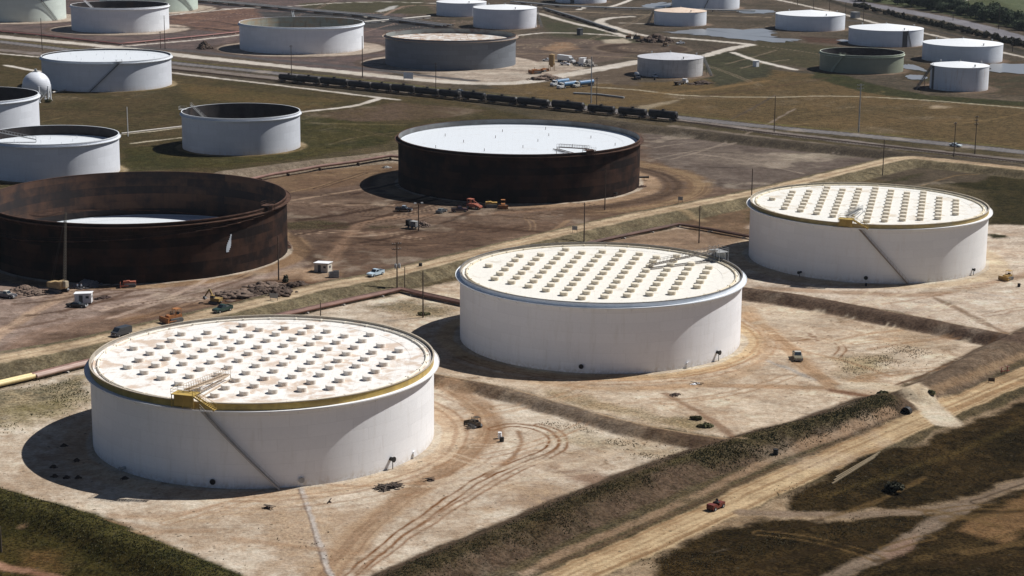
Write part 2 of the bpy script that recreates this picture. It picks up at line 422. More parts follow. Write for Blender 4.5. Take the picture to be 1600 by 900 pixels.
    poly([(840, 26), (940, 34), (1010, 70), (860, 56)], (74, 76, 56), (90, 84, 68), .6, 3)
    poly([(1200, 60), (1330, 76), (1290, 110), (1180, 95), (1150, 80)], (92, 84, 64), (78, 76, 56), .7, 3)
    poly([(1250, 56), (1330, 62), (1340, 70), (1260, 66)], (96, 74, 62), (80, 66, 56), .2, 2)
    poly([(1410, 96), (1455, 100), (1600, 95), (1700, 120), (1600, 150), (1500, 145), (1410, 125)], (98, 82, 66), (70, 68, 52), .4, 2)
    # green land beyond the highway
    poly([(1230, -60), (1330, -2), (1460, 18), (1600, 48), (1900, 110), (1900, -60)], (84, 92, 62), (100, 104, 76), .7, 3)
    poly([(1500, -30), (1900, -30), (1900, 60), (1600, 20)], (112, 118, 90), (96, 106, 78), .5, 5)
    # ---- grass block at the left
    poly([(-120, 78), (62, 88), (270, 116), (400, 131), (580, 152), (680, 150), (860, 190), (640, 215), (400, 262), (250, 282), (-120, 300)], (98, 84, 60), (78, 72, 48), .8, 2)
    poly([(470, 182), (560, 186), (640, 200), (600, 226), (480, 246), (330, 262), (200, 268), (190, 232), (330, 222)], (66, 66, 40), (88, 80, 48), .9, 3)
    poly([(280, 130), (470, 150), (540, 158), (470, 172), (290, 152)], (110, 92, 62), (94, 84, 54), .8, 3)
    poly([(480, 180), (620, 160), (760, 172), (700, 184), (560, 190)], (110, 92, 80), (98, 82, 62), .4, 3, k=.8)
    # ---- bare construction ground around the two rusty tanks
    dirt = [(-200, 610), (-200, 420), (60, 380), (380, 288), (480, 262), (620, 246), (760, 214), (1000, 200), (1200, 225), (1440, 243), (1300, 272), (1170, 305), (1062, 328), (800, 388), (600, 434), (400, 477), (200, 522), (0, 566)]
    poly(dirt, (126, 106, 90), (98, 80, 68), .05, 2)
    poly([(-200, 560), (-200, 440), (0, 440), (200, 444), (420, 400), (470, 404), (500, 430), (400, 462), (200, 505), (0, 552)], (172, 152, 138), (136, 116, 104), .0, 5)
    poly([(60, 520), (200, 478), (330, 470), (400, 462), (200, 512), (0, 555)], (122, 98, 80), (104, 84, 70), .0, 3, k=.8)
    poly([(1000, 205), (1200, 222), (1420, 243), (1290, 272), (1180, 298), (1100, 290), (1040, 262), (1010, 240)], (98, 86, 78), (122, 110, 100), .0, 3)
    poly([(1080, 232), (1180, 238), (1290, 240), (1330, 246), (1180, 262), (1090, 252)], (160, 146, 130), (110, 98, 88), .0, 5, k=.6)
    poly([(1230, 240), (1290, 240), (1330, 244), (1220, 252)], (160, 150, 130), None, .0, 3, k=.6)
    poly([(440, 348), (500, 344), (550, 350), (545, 356), (450, 358)], (78, 74, 50), (92, 80, 60), .8, 1.5)
    poly([(575, 354), (640, 352), (670, 356), (650, 362), (585, 360)], (74, 70, 48), (92, 80, 60), .8, 1.5)
    poly([(420, 262), (620, 240), (640, 262), (560, 285), (480, 300), (430, 300)], (134, 110, 84), (118, 94, 74), .0, 3, k=.8)
    poly([(470, 402), (520, 360), (640, 352), (800, 352), (960, 336), (800, 372), (600, 420), (500, 440)], (116, 94, 78), (92, 74, 62), .0, 4)
    # ---- pale pads of the white tanks
    poly([(-200, 700), (-200, 630), (0, 606), (140, 575), (300, 520), (445, 497), (620, 460), (720, 474), (800, 430), (690, 585), (800, 612), (1000, 665), (1165, 696), (1000, 742), (800, 828), (640, 896), (560, 960), (430, 960), (300, 885), (200, 842), (100, 802), (0, 775), (-200, 730)], (226, 211, 190), (184, 162, 138), .0, 1.5)
    poly([(610, 460), (720, 440), (800, 412), (945, 378), (1060, 353), (1175, 374), (1190, 440), (1160, 452), (1400, 492), (1572, 527), (1440, 588), (1385, 612), (1290, 648), (1165, 690), (1000, 663), (800, 608), (680, 586), (690, 500)], (226, 208, 184), (184, 160, 134), .0, 1.5)
    poly([(1050, 356), (1170, 350), (1300, 330), (1400, 345), (1542, 352), (1620, 352), (1800, 372), (1800, 440), (1760, 480), (1580, 526), (1400, 488), (1160, 448), (1180, 400)], (226, 210, 190), (184, 162, 140), .0, 1.5)
    poly([(800, 420), (860, 392), (945, 380), (1060, 355), (1170, 374), (1120, 392), (1050, 392)], (134, 112, 94), (158, 134, 110), .0, 2)
    poly([(1040, 352), (1170, 322), (1185, 372), (1120, 372), (1060, 352)], (128, 104, 82), (106, 88, 70), .1, 3)
    # darker soil and thin growth on the pads
    poly([(860, 733), (960, 742), (1015, 738), (1000, 752), (920, 754), (865, 745)], (140, 112, 92), (158, 130, 108), .0, 2, k=.85)
    poly([(800, 758), (850, 752), (900, 780), (880, 800), (800, 800), (760, 786)], (138, 112, 92), (186, 160, 130), .0, 4, k=.8)
    poly([(880, 665), (1000, 690), (1110, 712), (1060, 722), (950, 706), (860, 690)], (142, 128, 92), (190, 166, 134), .4, 5, k=.6)
    poly([(-200, 660), (-200, 612), (0, 610), (60, 600), (140, 585), (140, 628), (60, 640), (0, 668)], (78, 76, 44), (178, 160, 124), .8, 4, k=.85)
    poly([(0, 640), (60, 625), (135, 615), (110, 650), (20, 668)], (196, 178, 142), (108, 102, 62), .4, 3, k=.7)
    poly([(590, 478), (640, 468), (700, 480), (690, 495), (640, 492)], (90, 84, 56), (176, 154, 120), .8, 4, k=.8)
    poly([(1300, 560), (1380, 555), (1390, 580), (1320, 590)], (146, 132, 92), (190, 168, 134), .5, 4, k=.75)
    poly([(1380, 505), (1450, 520), (1460, 545), (1400, 548)], (158, 134, 108), (196, 172, 140), .2, 5, k=.5)
    poly([(1320, 592), (1370, 585), (1372, 604), (1330, 606)], (150, 116, 84), (180, 150, 116), .2, 3, k=.8)
    poly([(1035, 650), (1100, 655), (1120, 672), (1080, 672), (1040, 660)], (92, 86, 56), (180, 158, 122), .8, 2.5, k=.85)
    poly([(850, 612), (920, 622), (1000, 640), (1100, 670), (1060, 672), (960, 645), (860, 622)], (140, 124, 88), (176, 154, 120), .5, 3, k=.75)
    poly([(430, 800), (500, 835), (480, 890), (420, 880)], (160, 130, 104), (196, 170, 140), .2, 4, k=.7)
    poly([(500, 800), (560, 795), (570, 830), (510, 840)], (156, 126, 98), (196, 168, 136), .0, 4, k=.7)
    # dark grass at the right edge
    poly([(1395, 262), (1480, 264), (1620, 282), (1900, 310), (1900, 370), (1620, 352), (1550, 350), (1540, 300), (1440, 280)], (54, 52, 30), (74, 66, 42), 1, 3)
    poly([(1330, 268), (1420, 256), (1560, 272), (1520, 284), (1420, 290), (1380, 284)], (98, 86, 72), (82, 74, 60), .3, 2)
    poly([(1310, 290), (1400, 284), (1440, 270), (1415, 276), (1340, 292)], (70, 66, 44), None, .8, 2)
    poly([(1545, 365), (1570, 366), (1580, 372), (1550, 372)], (66, 64, 42), None, .8, 1)
    # dark grass at the lower right
    ga, gb = (72, 57, 33), (46, 38, 21)
    poly([(860, 1000), (930, 900), (1010, 880), (1065, 840), (1200, 785), (1440, 688), (1600, 618), (1900, 500), (1900, 640), (1900, 1000)], (176, 154, 126), (140, 118, 92), .2, 1)
    poly([(1020, 905), (1016, 884), (1065, 850), (1130, 824), (1200, 813), (1330, 812), (1460, 801), (1478, 808), (1425, 838), (1370, 870), (1290, 902), (1250, 1000), (980, 1000)], ga, gb, 1, 1.2)
    poly([(1222, 797), (1228, 780), (1300, 740), (1370, 706), (1440, 692), (1600, 626), (1900, 520), (1900, 620), (1600, 745), (1480, 788), (1400, 797)], ga, gb, 1, 1.2)
    poly([(1300, 912), (1430, 843), (1500, 800), (1600, 765), (1900, 650), (1900, 1000), (1250, 1000)], ga, gb, 1, 1.2)
    poly([(1495, 832), (1545, 798), (1600, 776), (1750, 712), (1750, 800), (1600, 828), (1568, 850)], (134, 104, 72), (112, 88, 60), .3, 1.2)
    ribbon(line((1290, 775), (1380, 745), (1480, 712), (1600, 660)), 2.2, (104, 84, 48), (80, 68, 38), .8, .8, k=.5)
    ribbon(line((1330, 905), (1420, 878), (1530, 850), (1700, 800)), 1.6, (104, 84, 52), (80, 66, 40), .8, .8, k=.5)
    # ---- dikes: soil and growth, one darkened for its shaded slope
    def dike_paint(i, a, b, v, grow=1.0, rag=.0, side=0):
        pts, h, hw, run = DIKES[i]; d, s, al = seg_info(lx, ly, pts)
        m = 1-smooth(hw+run*grow-1.0, hw+run*grow+.6, d+nC*1.5)
        if side: m = m*smooth(-.6, .6, d*s*side+.6)
        rill = vn(al*1.3, d*.15, 31)*.6+vn(al*3.1, d*.3, 32)*.4-.5
        put(m, blend(L(a), L(b), .5+1.2*rill+1.2*nB+nC), v)
    dike_paint(0, (106, 88, 72), (84, 72, 56), .5)
    dike_paint(1, (128, 110, 92), (106, 90, 74), .3)
    dike_paint(2, (94, 76, 62), (116, 96, 76), .3)
    dike_paint(3, (86, 70, 60), (108, 90, 76), .3)  # soil colour darkened to paint the shade on the near slope
    dike_paint(4, (136, 124, 98), (108, 98, 78), .35, 1.0, side=0)
    dike_paint(5, (54, 56, 28), (86, 80, 44), 1)
    dike_paint(6, (150, 136, 118), (128, 114, 98), .2)
    dike_paint(7, (82, 74, 64), (98, 88, 74), .3)
    ribbon(DIKES[0][0], 3.6, (70, 66, 40), (100, 88, 60), 1, 1.4, k=.9, patch=.5)
    ribbon(line((600, 915), (700, 870), (820, 835), (900, 790), (1000, 755), z=1.2), 5.0, (58, 52, 32), (90, 74, 54), 1, 1.8, k=.85, patch=.5)
    ribbon(line((1100, 725), (1200, 690), (1300, 660), (1390, 625), z=1), 4.4, (62, 60, 38), (92, 80, 58), 1, 1.5, k=.85, patch=.4)
    ribbon(line((1160, 447), (1250, 459), (1400, 487), (1580, 522), z=2), 1.5, (164, 142, 116), None, 0, .5, k=.7)
    ribbon(line((676, 583), (800, 607), (1000, 662), (1165, 690), z=1.4), .9, (190, 164, 132), None, 0, .4, k=.7)
    poly([(-200, 830), (-120, 800), (0, 800), (100, 832), (200, 872), (290, 915), (200, 1000), (-200, 1000)], (82, 70, 38), (60, 56, 28), 1, 2)
    poly([(40, 862), (90, 868), (110, 890), (70, 900), (40, 885)], (116, 88, 56), (92, 76, 44), .5, 2, k=.7)
    ribbon(line((-80, 872), (0, 885), (60, 897), (120, 920)), 2.6, (190, 150, 124), (120, 84, 64), 0, .8)
    # slope lines of the right levee and its shaded ditch line
    ribbon(line((1387, 606), (1440, 587), (1500, 560), (1574, 528)), .9, (104, 82, 64), None, 0, .4)  # dark stroke paints the shadow in a thin ditch
    ribbon(line((820, 897), (900, 855), (1000, 815), (1100, 768), (1210, 716), (1300, 684), (1392, 648)), 2.4, (178, 150, 122), (144, 118, 94), .1, .7, k=.8, patch=.6)
    ribbon(line((1440, 628), (1500, 602), (1600, 556), (1700, 515)), 2.0, (168, 142, 112), (132, 108, 84), .1, .7, k=.8)
    ribbon(line((840, 893), (950, 848), (1080, 790), (1200, 738), (1330, 683), (1410, 652)), 1.3, (92, 76, 58), (120, 98, 76), .4, .5, k=.8)
    ribbon(line((1460, 632), (1530, 600), (1620, 562)), 1.0, (96, 86, 70), None, .4, .5, k=.8)
    # ---- roads
    wide = line((700, 985), (892, 900), (1025, 842), (1200, 761), (1392, 676), (1475, 640), (1600, 588), (1750, 530), (1900, 470))
    ribbon(wide, 7.8, (208, 182, 144), (166, 136, 102), 0, .6, streak=1.2)
    ribbon(wide, .5, (214, 190, 150), None, 0, .3, k=.5, off=2.6); ribbon(wide, .6, (140, 110, 78), None, 0, .3, k=.6, off=-3.0); ribbon(wide, .5, (140, 112, 80), None, 0, .3, k=.45, off=.4)
    serv = line((-150, 592), (0, 560), (100, 542), (200, 520), (300, 497), (400, 474), (500, 449), (600, 430), (700, 406), (800, 382), (985, 339), (1062, 324), (1200, 296), (1375, 254), (1412, 247), (1450, 248), (1600, 264), (1750, 283), z=2.0)
    ribbon(serv, 6.4, (214, 192, 160), (180, 156, 126), 0, .7, streak=.8); ribbon(serv, 1, (150, 122, 94), None, 0, .4, k=.5, off=-.6)
    ribbon(line((1300, 602), (1370, 604), (1410, 612), (1440, 628), (1462, 645), (1478, 660)), 6.0, (226, 210, 186), (200, 180, 152), 0, .8)
    ribbon(line((1190, 560), (1230, 575), (1270, 592), (1310, 602)), 1.4, (184, 176, 166), None, 0, .4, k=.8)
    ribbon(line((1000, 606), (1100, 602), (1200, 604), (1300, 606)), 3.0, (190, 160, 130), (168, 138, 108), 0, .8, streak=.8)
    ribbon(line((1300, 610), (1340, 616), (1362, 620)), 3.0, (112, 82, 64), (140, 108, 84), 0, .8)
    ribbon(line((1160, 800), (1222, 803), (1325, 805), (1400, 801), (1475, 794), (1525, 781), (1600, 752), (1750, 690)), 3.0, (150, 130, 110), (120, 104, 86), .1, .7, streak=.6)
    ribbon(line((1250, 930), (1300, 902), (1375, 868), (1425, 840), (1475, 808), (1510, 790)), 3.6, (142, 124, 106), (112, 98, 82), .1, .8, streak=.8)
    poly([(1372, 866), (1395, 850), (1430, 840), (1425, 858), (1385, 875)], (150, 122, 104), None, 0, 1, k=.7)
    # ---- bands around the tanks
    for kx, r0, r1, a, b in (('A', 33, 40, (216, 196, 170), (194, 168, 140)), ('B', 33, 39, (214, 188, 152), (196, 168, 132)), ('C', 33, 40, (214, 194, 166), (196, 172, 142)),
                             ('D', 40, 50, (176, 150, 124), (150, 124, 98)), ('G', 40, 49, (170, 142, 112), (144, 116, 90))):
        t = TANKS[kx]; disc(t[0], t[1], r0, r1, a, b, 0, 1.2)
        disc(t[0], t[1], t[2]-1, t[2]+1.5, (210, 198, 180), None, 0, .4, k=.7)
    t = TANKS['D']
    for r in (52.5, 55.0): disc(t[0], t[1], r-.9, r+.9, (74, 60, 50), (112, 90, 70), .1, .7, k=.0 if r > 53 else .75)
    ribbon([(t[0]+56*math.cos(a), t[1]+54*math.sin(a)) for a in np.linspace(-2.2, .75, 40)], 2.6, (66, 54, 46), (104, 84, 68), .3, .8, patch=.6)
    ribbon([(t[0]+63*math.cos(a), t[1]+61*math.sin(a)) for a in np.linspace(-1.2, .9, 40)], 9, (148, 124, 96), (126, 102, 80), 0, 2.2, streak=1.5)
    for kx in ('N11', 'N12', 'N13', 'N14', 'N15'):
        t = TANKS[kx]; disc(t[0], t[1], t[2]-2, t[2]+13, (196, 182, 166), (170, 154, 138), 0, 2)
        disc(t[0], t[1], t[2]+13, t[2]+17, (98, 84, 74), None, .2, 1.5, k=.8)
    for kx in ('E', 'F', 'L1', 'L2'): t = TANKS[kx]; disc(t[0], t[1], t[2]-2, t[2]+2.5, (164, 146, 116), (120, 104, 72), .2, 1)
    for kx in ('N16', 'N17', 'N18', 'N19', 'N20', 'N22', 'N23', 'N24', 'N25', 'N26', 'N21'):
        t = TANKS[kx]; disc(t[0], t[1], t[2]-2, t[2]+(6 if kx in ('N21', 'N26') else 4), (142, 122, 104), (108, 92, 78), .1, 2, k=.9)
    # pale yard right of the dark walled tank
    poly([(640, 118), (700, 112), (800, 108), (860, 92), (905, 100), (912, 108), (860, 120), (800, 130), (720, 130), (640, 124)], (196, 184, 168), (168, 152, 136), 0, 3)
    # ring shaped excavation and spoil
    cx_, cy_ = G(1003, 76); disc(cx_, cy_, 17, 27, (78, 66, 58), (96, 82, 70), .1, 2, ex=1.15); disc(cx_, cy_, 27, 30, (130, 114, 98), None, 0, 1, k=.6, ex=1.15); disc(cx_, cy_, 0, 16, (120, 104, 90), (94, 82, 72), 0, 3, ex=1.15)
    cx_, cy_ = G(1040, 76); disc(cx_, cy_, 28, 31, (70, 58, 52), None, .1, 1, k=.5, ex=1.15)
    poly([(845, 76), (870, 66), (888, 66), (905, 76), (870, 82)], (162, 132, 104), (134, 110, 90), 0, 3)
    poly([(940, 62), (975, 60), (990, 66), (975, 68), (945, 68)], (186, 174, 154), None, 0, 2)
    poly([(960, 176), (1010, 164), (1065, 154), (1050, 160), (1010, 172)], (164, 150, 126), None, .1, 2, k=.8)
    poly([(1450, 165), (1485, 165), (1480, 170), (1455, 169)], (168, 150, 124), None, 0, 2)
    # ---- tyre tracks
    ribbon(line((480, 930), (520, 885), (570, 825), (650, 765), (730, 712), (765, 675), (757, 645), (725, 620), (700, 606)), 6.0, (160, 130, 102), (184, 156, 126), 0, 1.2, streak=1.6, k=.9)
    ribbon(line((540, 905), (600, 855), (690, 790), (740, 755), (800, 726), (850, 707), (867, 692), (858, 678), (835, 668), (800, 664), (770, 670)), 2.4, (130, 92, 62), None, 0, .5, k=1.2, rut=1.0)
    ribbon(line((560, 895), (640, 838), (720, 786), (800, 740), (862, 712), (881, 692), (868, 674), (840, 664)), 2.0, (140, 102, 72), None, 0, .5, k=1.0, rut=.85)
    ribbon(line((760, 745), (800, 715), (814, 695), (812, 675)), 1.2, (140, 104, 74), None, 0, .5, k=.8)
    ribbon(line((470, 764), (480, 790), (493, 830), (505, 865), (518, 905)), 1.1, (196, 186, 176), None, 0, .35)
    ribbon(line((466, 764), (476, 790), (489, 830), (500, 865), (512, 905)), .4, (110, 90, 76), None, 0, .2, k=.7)
    for rr, kk in ((37.5, .5), (39.2, .7), (42, .5)): ribbon([(TANKS['B'][0]+rr*math.cos(a), TANKS['B'][1]+rr*math.sin(a)) for a in np.linspace(-2.6, .8, 50)], .8, (160, 118, 80), None, 0, .35, k=kk)
    for rr, kk in ((38, .5), (40.2, .6), (44, .5), (47, .35)): ribbon([(TANKS['A'][0]+rr*math.cos(a), TANKS['A'][1]+rr*math.sin(a)) for a in np.linspace(-1.6, .9, 50)], .8, (150, 114, 84), None, 0, .35, k=kk)
    ribbon(line((1165, 490), (1200, 515), (1235, 545), (1262, 575), (1300, 600)), 4.4, (172, 140, 108), (196, 166, 134), 0, 1, streak=1.6, k=.9)
    ribbon(line((700, 570), (800, 590), (920, 606), (1040, 606), (1140, 590), (1190, 560), (1195, 520), (1170, 480)), 3.6, (184, 154, 122), (208, 180, 148), 0, 1, streak=1.4, k=.7)
    ribbon(line((1215, 532), (1240, 533), (1262, 530)), 1.2, (140, 106, 76), None, 0, .4, k=.8)
    ribbon(line((1250, 528), (1285, 528), (1308, 535), (1316, 545), (1308, 558)), 2.2, (146, 110, 80), None, 0, .5, k=.9, rut=.9)
    ribbon(line((1266, 522), (1278, 532)), 1.0, (130, 96, 72), None, 0, .3, k=.8)
    ribbon(line((1040, 615), (1085, 640), (1120, 662), (1150, 688)), 1.8, (142, 112, 88), None, .1, .6, k=.8)
    ribbon(line((1462, 466), (1500, 484), (1545, 508), (1590, 530)), 2.2, (138, 114, 92), None, .1, .6, k=.8)
    ribbon(line((1190, 450), (1350, 458), (1450, 460), (1560, 440), (1620, 425)), 4.5, (166, 138, 112), (148, 120, 96), 0, 1.4, streak=1, k=.8)
    ribbon(line((1470, 450), (1560, 462), (1640, 474)), .8, (190, 180, 170), None, 0, .3, k=.7)
    ribbon(line((-60, 560), (0, 520), (40, 495), (75, 475), (105, 458), (118, 450)), 4.0, (190, 164, 140), (166, 140, 120), 0, 1, streak=1)
    ribbon(line((20, 545), (60, 520), (160, 498), (260, 484), (330, 470)), 5, (150, 124, 106), (166, 140, 122), 0, 1.6, streak=1.6, k=.6)
    ribbon(line((200, 500), (300, 478), (380, 462), (470, 438), (520, 430)), 5, (136, 106, 80), (154, 126, 98), 0, 1.6, streak=1.6, k=.7)
    poly([(400, 445), (440, 425), (500, 415), (530, 424), (500, 440), (420, 455)], (186, 158, 130), (160, 132, 106), 0, 2, k=.85)
    ribbon(line((510, 415), (530, 388), (550, 362), (575, 345), (640, 338), (760, 334), (880, 326)), 4, (152, 124, 102), (132, 106, 86), 0, 1.5, streak=1.4, k=.75)
    for a_ in range(9):
        o_ = a_*3.2; ribbon(line((455-o_*.3, 360+o_), (480, 385+o_*.8), (505, 412+o_*.3)), .7, (82, 64, 52), None, 0, .4, k=.55)
    for a_ in range(10):
        y0 = 308+a_*7; ribbon(line((560+9*a_, y0+26), (700, y0+8+a_), (900, y0-2), (1010, y0-16)), .6+.3*(a_ % 2), ((150, 122, 98), (92, 74, 60))[a_ % 2], None, 0, .4, k=.45)
    ribbon(line((830, 372), (860, 362), (880, 350), (890, 343)), 1.4, (150, 124, 98), None, 0, .4, k=.8)
    ribbon(line((822, 340), (832, 350), (830, 362)), 2.2, (152, 128, 102), None, 0, .4, k=.8, rut=.9)
    ribbon(line((440, 318), (520, 335), (600, 345), (700, 350), (800, 362), (900, 366)), .9, (88, 70, 58), None, 0, .4, k=.7)
    ribbon(line((455, 300), (500, 290), (560, 275), (600, 268)), 1.2, (156, 130, 100), None, 0, .5, k=.7)
    poly([(860, 336), (900, 328), (990, 334), (985, 342), (920, 352), (900, 344)], (96, 76, 62), (116, 94, 76), 0, 2, k=.7)
    ribbon(line((1050, 335), (1075, 340), (1100, 345)), 3.2, (168, 146, 114), None, 0, 1, k=.8)
    ribbon(line((1440, 290), (1490, 275), (1530, 272)), .9, (130, 108, 78), None, 0, .4, k=.8)
    poly([(335, 482), (352, 452), (400, 438), (470, 432), (505, 442), (480, 458), (400, 470), (360, 482)], (84, 62, 48), (112, 88, 70), .1, 3)
    q_ = random.Random(21)
    def wander(x0, y0, x1, y1, cnt, cols, k, w0=.5):
        for _ in range(cnt):
            ax, ay = q_.uniform(x0, x1), q_.uniform(y0, y1); ln = q_.uniform(60, 220); sl = q_.uniform(-.32, .12); cv = q_.uniform(-.0012, .0012)
            P = [(ax+t, ay+sl*t+cv*t*t) for t in np.linspace(0, ln, 5)]
            if q_.random() < .5: ribbon(line(*P), 3.0, q_.choice(cols), None, 0, .4, k=min(1, k*2), rut=1.15)
            else: ribbon(line(*P), w0+.8+q_.random(), q_.choice(cols), None, 0, .4, k=min(.95, k*1.5))
    nodike[0] = True
    wander(440, 285, 850, 385, 44, [(70, 54, 44), (166, 142, 120), (78, 60, 48)], .55)
    wander(10, 450, 330, 520, 22, [(104, 82, 68), (190, 168, 150), (110, 88, 74)], .5)
    wander(1010, 215, 1250, 270, 12, [(84, 74, 66), (150, 136, 122)], .5)
    wander(20, 790, 420, 850, 9, [(170, 138, 108), (196, 170, 140)], .35); wander(480, 650, 900, 800, 12, [(166, 130, 98), (214, 194, 168)], .35)
    wander(1180, 470, 1420, 590, 14, [(164, 130, 98), (214, 196, 170)], .4); wander(700, 600, 1100, 660, 6, [(166, 134, 102)], .35); wander(1230, 450, 1560, 510, 9, [(160, 130, 104), (210, 194, 170)], .4)
    wander(0, 90, 560, 260, 16, [(120, 104, 76), (66, 60, 42)], .35); wander(1060, 160, 1560, 225, 14, [(140, 118, 84), (84, 70, 48)], .35); wander(1020, 780, 1560, 890, 16, [(110, 88, 56), (44, 34, 20)], .4)
    wander(270, 20, 640, 60, 16, [(150, 128, 116), (70, 60, 56)], .5); wander(620, 50, 1180, 110, 24, [(150, 134, 114), (70, 62, 54)], .45)
    nodike[0] = False
    sc_ = fbm(x*.45, y*1.1, 5, 71, 5)+.5*fbm(x*.6, y, 1.8, 72, 4); bare_ = (1-veg)*np.clip((y-330)/80, .35, 1)
    put(smooth(.04, .24, sc_)*.45*bare_, np.clip(c*1.5, 0, .62)); put(smooth(.04, .26, -sc_)*.5*bare_, c*.58)
    # ---- far gravel roads, and shading painted under the pipe rack
    pal, pal2 = (226, 218, 206), (200, 190, 176)
    ribbon(line((-150, 38), (0, 57), (120, 68), (200, 76), (270, 85), (400, 99), (560, 115), (700, 128), (800, 130), (880, 118), (1000, 96)), 11, pal, pal2, 0, 1.5)
    ribbon(line((150, 76), (230, 69), (300, 63), (380, 54)), 4.5, pal, pal2, 0, 1)
    ribbon(line((200, 73), (300, 80), (400, 91), (560, 106), (680, 120), (740, 126)), 7, (86, 84, 86), (100, 96, 94), 0, 1.5)
    ribbon(line((-100, 40), (0, 47), (100, 58), (185, 68), (290, 59), (375, 50)), 4, (84, 66, 62), (104, 84, 76), 0, 1)
    ribbon(line((262, 24), (330, 17), (400, 11)), 3.5, pal, None, 0, 1, k=.9); ribbon(line((265, 42), (320, 44), (375, 50)), 5, (72, 62, 58), None, .2, 1)
    ribbon(line((262, 30), (330, 33), (375, 40)), 3, (68, 60, 56), None, .2, 1, k=.8)
    ribbon(line((280, 0), (330, 6), (400, 12), (480, 20), (560, 26), (660, 40), (760, 52)), 9, (58, 60, 66), (80, 80, 84), .1, 2)  # dark band painted as shading beneath the pipe rack
    ribbon(line((350, 14), (450, 10), (520, 5), (600, 3), (680, 5)), 3.5, pal, None, 0, 1, k=.85)
    ribbon(line((560, 36), (600, 33), (660, 29), (670, 28)), 3, (172, 172, 174), None, 0, 1)
    ribbon(line((600, 24), (620, 14), (640, 9), (700, 8)), 3, (150, 128, 112), None, 0, 1)
    poly([(588, 18), (610, 10), (625, 8), (615, 14), (595, 19)], (190, 188, 182), None, 0, 1.5)
    ribbon(line((565, 24), (585, 30), (600, 34)), 3, pal, None, 0, 1)
    ribbon(line((780, 8), (841, 21), (887, 34), (944, 47), (975, 56), (985, 60)), 5, pal, pal2, 0, 1)
    ribbon(line((800, 6), (850, 16), (900, 31), (962, 51)), 4, (62, 56, 54), None, .3, 1.5); ribbon(line((804, 4), (856, 14), (910, 28), (966, 46)), 2, (130, 122, 116), None, 0, .8)
    ribbon(line((806, 56), (830, 53), (860, 51), (925, 53), (975, 57), (1000, 58)), 4, pal2, pal, 0, 1)
    ribbon(line((985, 26), (955, 28), (938, 32), (940, 37), (962, 44), (990, 52), (1020, 57), (1080, 61), (1140, 66), (1172, 70), (1150, 74), (1120, 82), (1098, 88)), 7, pal, pal2, 0, 1.2)
    ribbon(line((1145, 82), (1180, 94), (1200, 99), (1242, 109)), 4, pal, None, 0, 1)
    ribbon(line((850, 17), (875, 18), (920, 19), (1000, 23), (1100, 24), (1200, 27)), 3.5, (160, 144, 124), None, 0, 1)
    ribbon(line((790, 4), (870, 11), (950, 15), (1040, 16), (1200, 22), (1340, 33)), 6, (84, 82, 82), (100, 94, 90), 0, 1.5)
    ribbon(line((952, 11), (975, 4), (990, -3)), 4, pal, None, 0, 1); ribbon(line((905, 15), (912, 12)), 4, pal, None, 0, 1)
    ribbon(line((970, 36), (1010, 37), (1030, 38)), 3, pal2, None, 0, 1)
    ribbon(line((800, 84), (870, 85), (980, 90), (1000, 92)), 2.5, (146, 128, 108), None, 0, 1)
    ribbon(line((928, 136), (1000, 141), (1070, 149), (1200, 152), (1300, 150), (1425, 155), (1600, 169), (1750, 182)), 2.0, (190, 180, 156), None, 0, .6)
    ribbon(line((1010, 146), (1060, 144), (1120, 138), (1200, 126)), 5, (136, 112, 78), None, .3, 2, k=.8)
    ribbon(line((1090, 152), (1160, 142), (1220, 134), (1290, 122)), 4, (92, 74, 56), None, .4, 2, k=.6)
    ribbon(line((-60, 80), (0, 84), (60, 89)), 3, pal, None, 0, .8); ribbon(line((10, 102), (35, 107), (62, 112)), 3.5, pal, None, 0, .8)
    ribbon(line((262, 113), (330, 121), (400, 129), (500, 141), (580, 151), (622, 156)), 3.4, pal, pal2, 0, .8)
    ribbon(line((596, 153), (580, 158), (550, 166), (470, 175)), 3.4, pal, pal2, 0, .8)
    ribbon(line((190, 210), (240, 205), (283, 199)), 2.0, (196, 186, 164), None, 0, .5); ribbon(line((205, 224), (240, 220), (284, 215)), 1.8, (196, 186, 164), None, 0, .5)
    ribbon(line((635, 195), (560, 194), (480, 192)), 2, (130, 116, 84), None, .3, 1, k=.6)
    ribbon(line((60, 170), (150, 172), (290, 182)), 3, (70, 60, 46), None, .6, 1.5, k=.6)
    ribbon(line((1180, -6), (1222, 1), (1250, 7), (1281, 14), (1325, 24), (1369, 36), (1445, 52), (1480, 60), (1540, 76), (1600, 89), (1750, 120)), 4, pal, pal2, 0, 1)
    hw_ = line((1180, -26), (1290, -6), (1340, 4), (1460, 26), (1530, 42), (1600, 62), (1750, 106), (1900, 150))
    ribbon(hw_, 17, (146, 144, 148), (128, 126, 130), 0, 1, streak=.6)
    ribbon(line((1250, -16), (1330, 12), (1400, 28), (1500, 52), (1600, 80), (1750, 120)), 7, (58, 54, 48), (72, 68, 54), .8, 2)
    ribbon(line((1330, 18), (1400, 34), (1500, 58), (1600, 84)), 4, (70, 66, 62), None, .3, 1.5, k=.8)
    ribbon(line((1470, 9), (1490, 4), (1510, 0)), 5, (180, 176, 164), None, 0, 1)
    # ---- asphalt road and railway bed
    rb = line((-150, 72), (0, 78), (120, 92), (262, 104), (430, 122), (640, 142), (860, 165), (1053, 185), (1200, 206), (1400, 230), (1600, 252), (1750, 270))
    ribbon(rb, 9, (152, 142, 134), (116, 106, 98), .1, 1.2)
    ar = line((-150, 50), (0, 65), (269, 98), (400, 111), (600, 133), (800, 155), (1000, 177), (1200, 198), (1400, 217), (1600, 238), (1800, 262))
    ribbon(ar, 9.5, (138, 134, 132), (118, 114, 114), 0, .7, streak=.5)
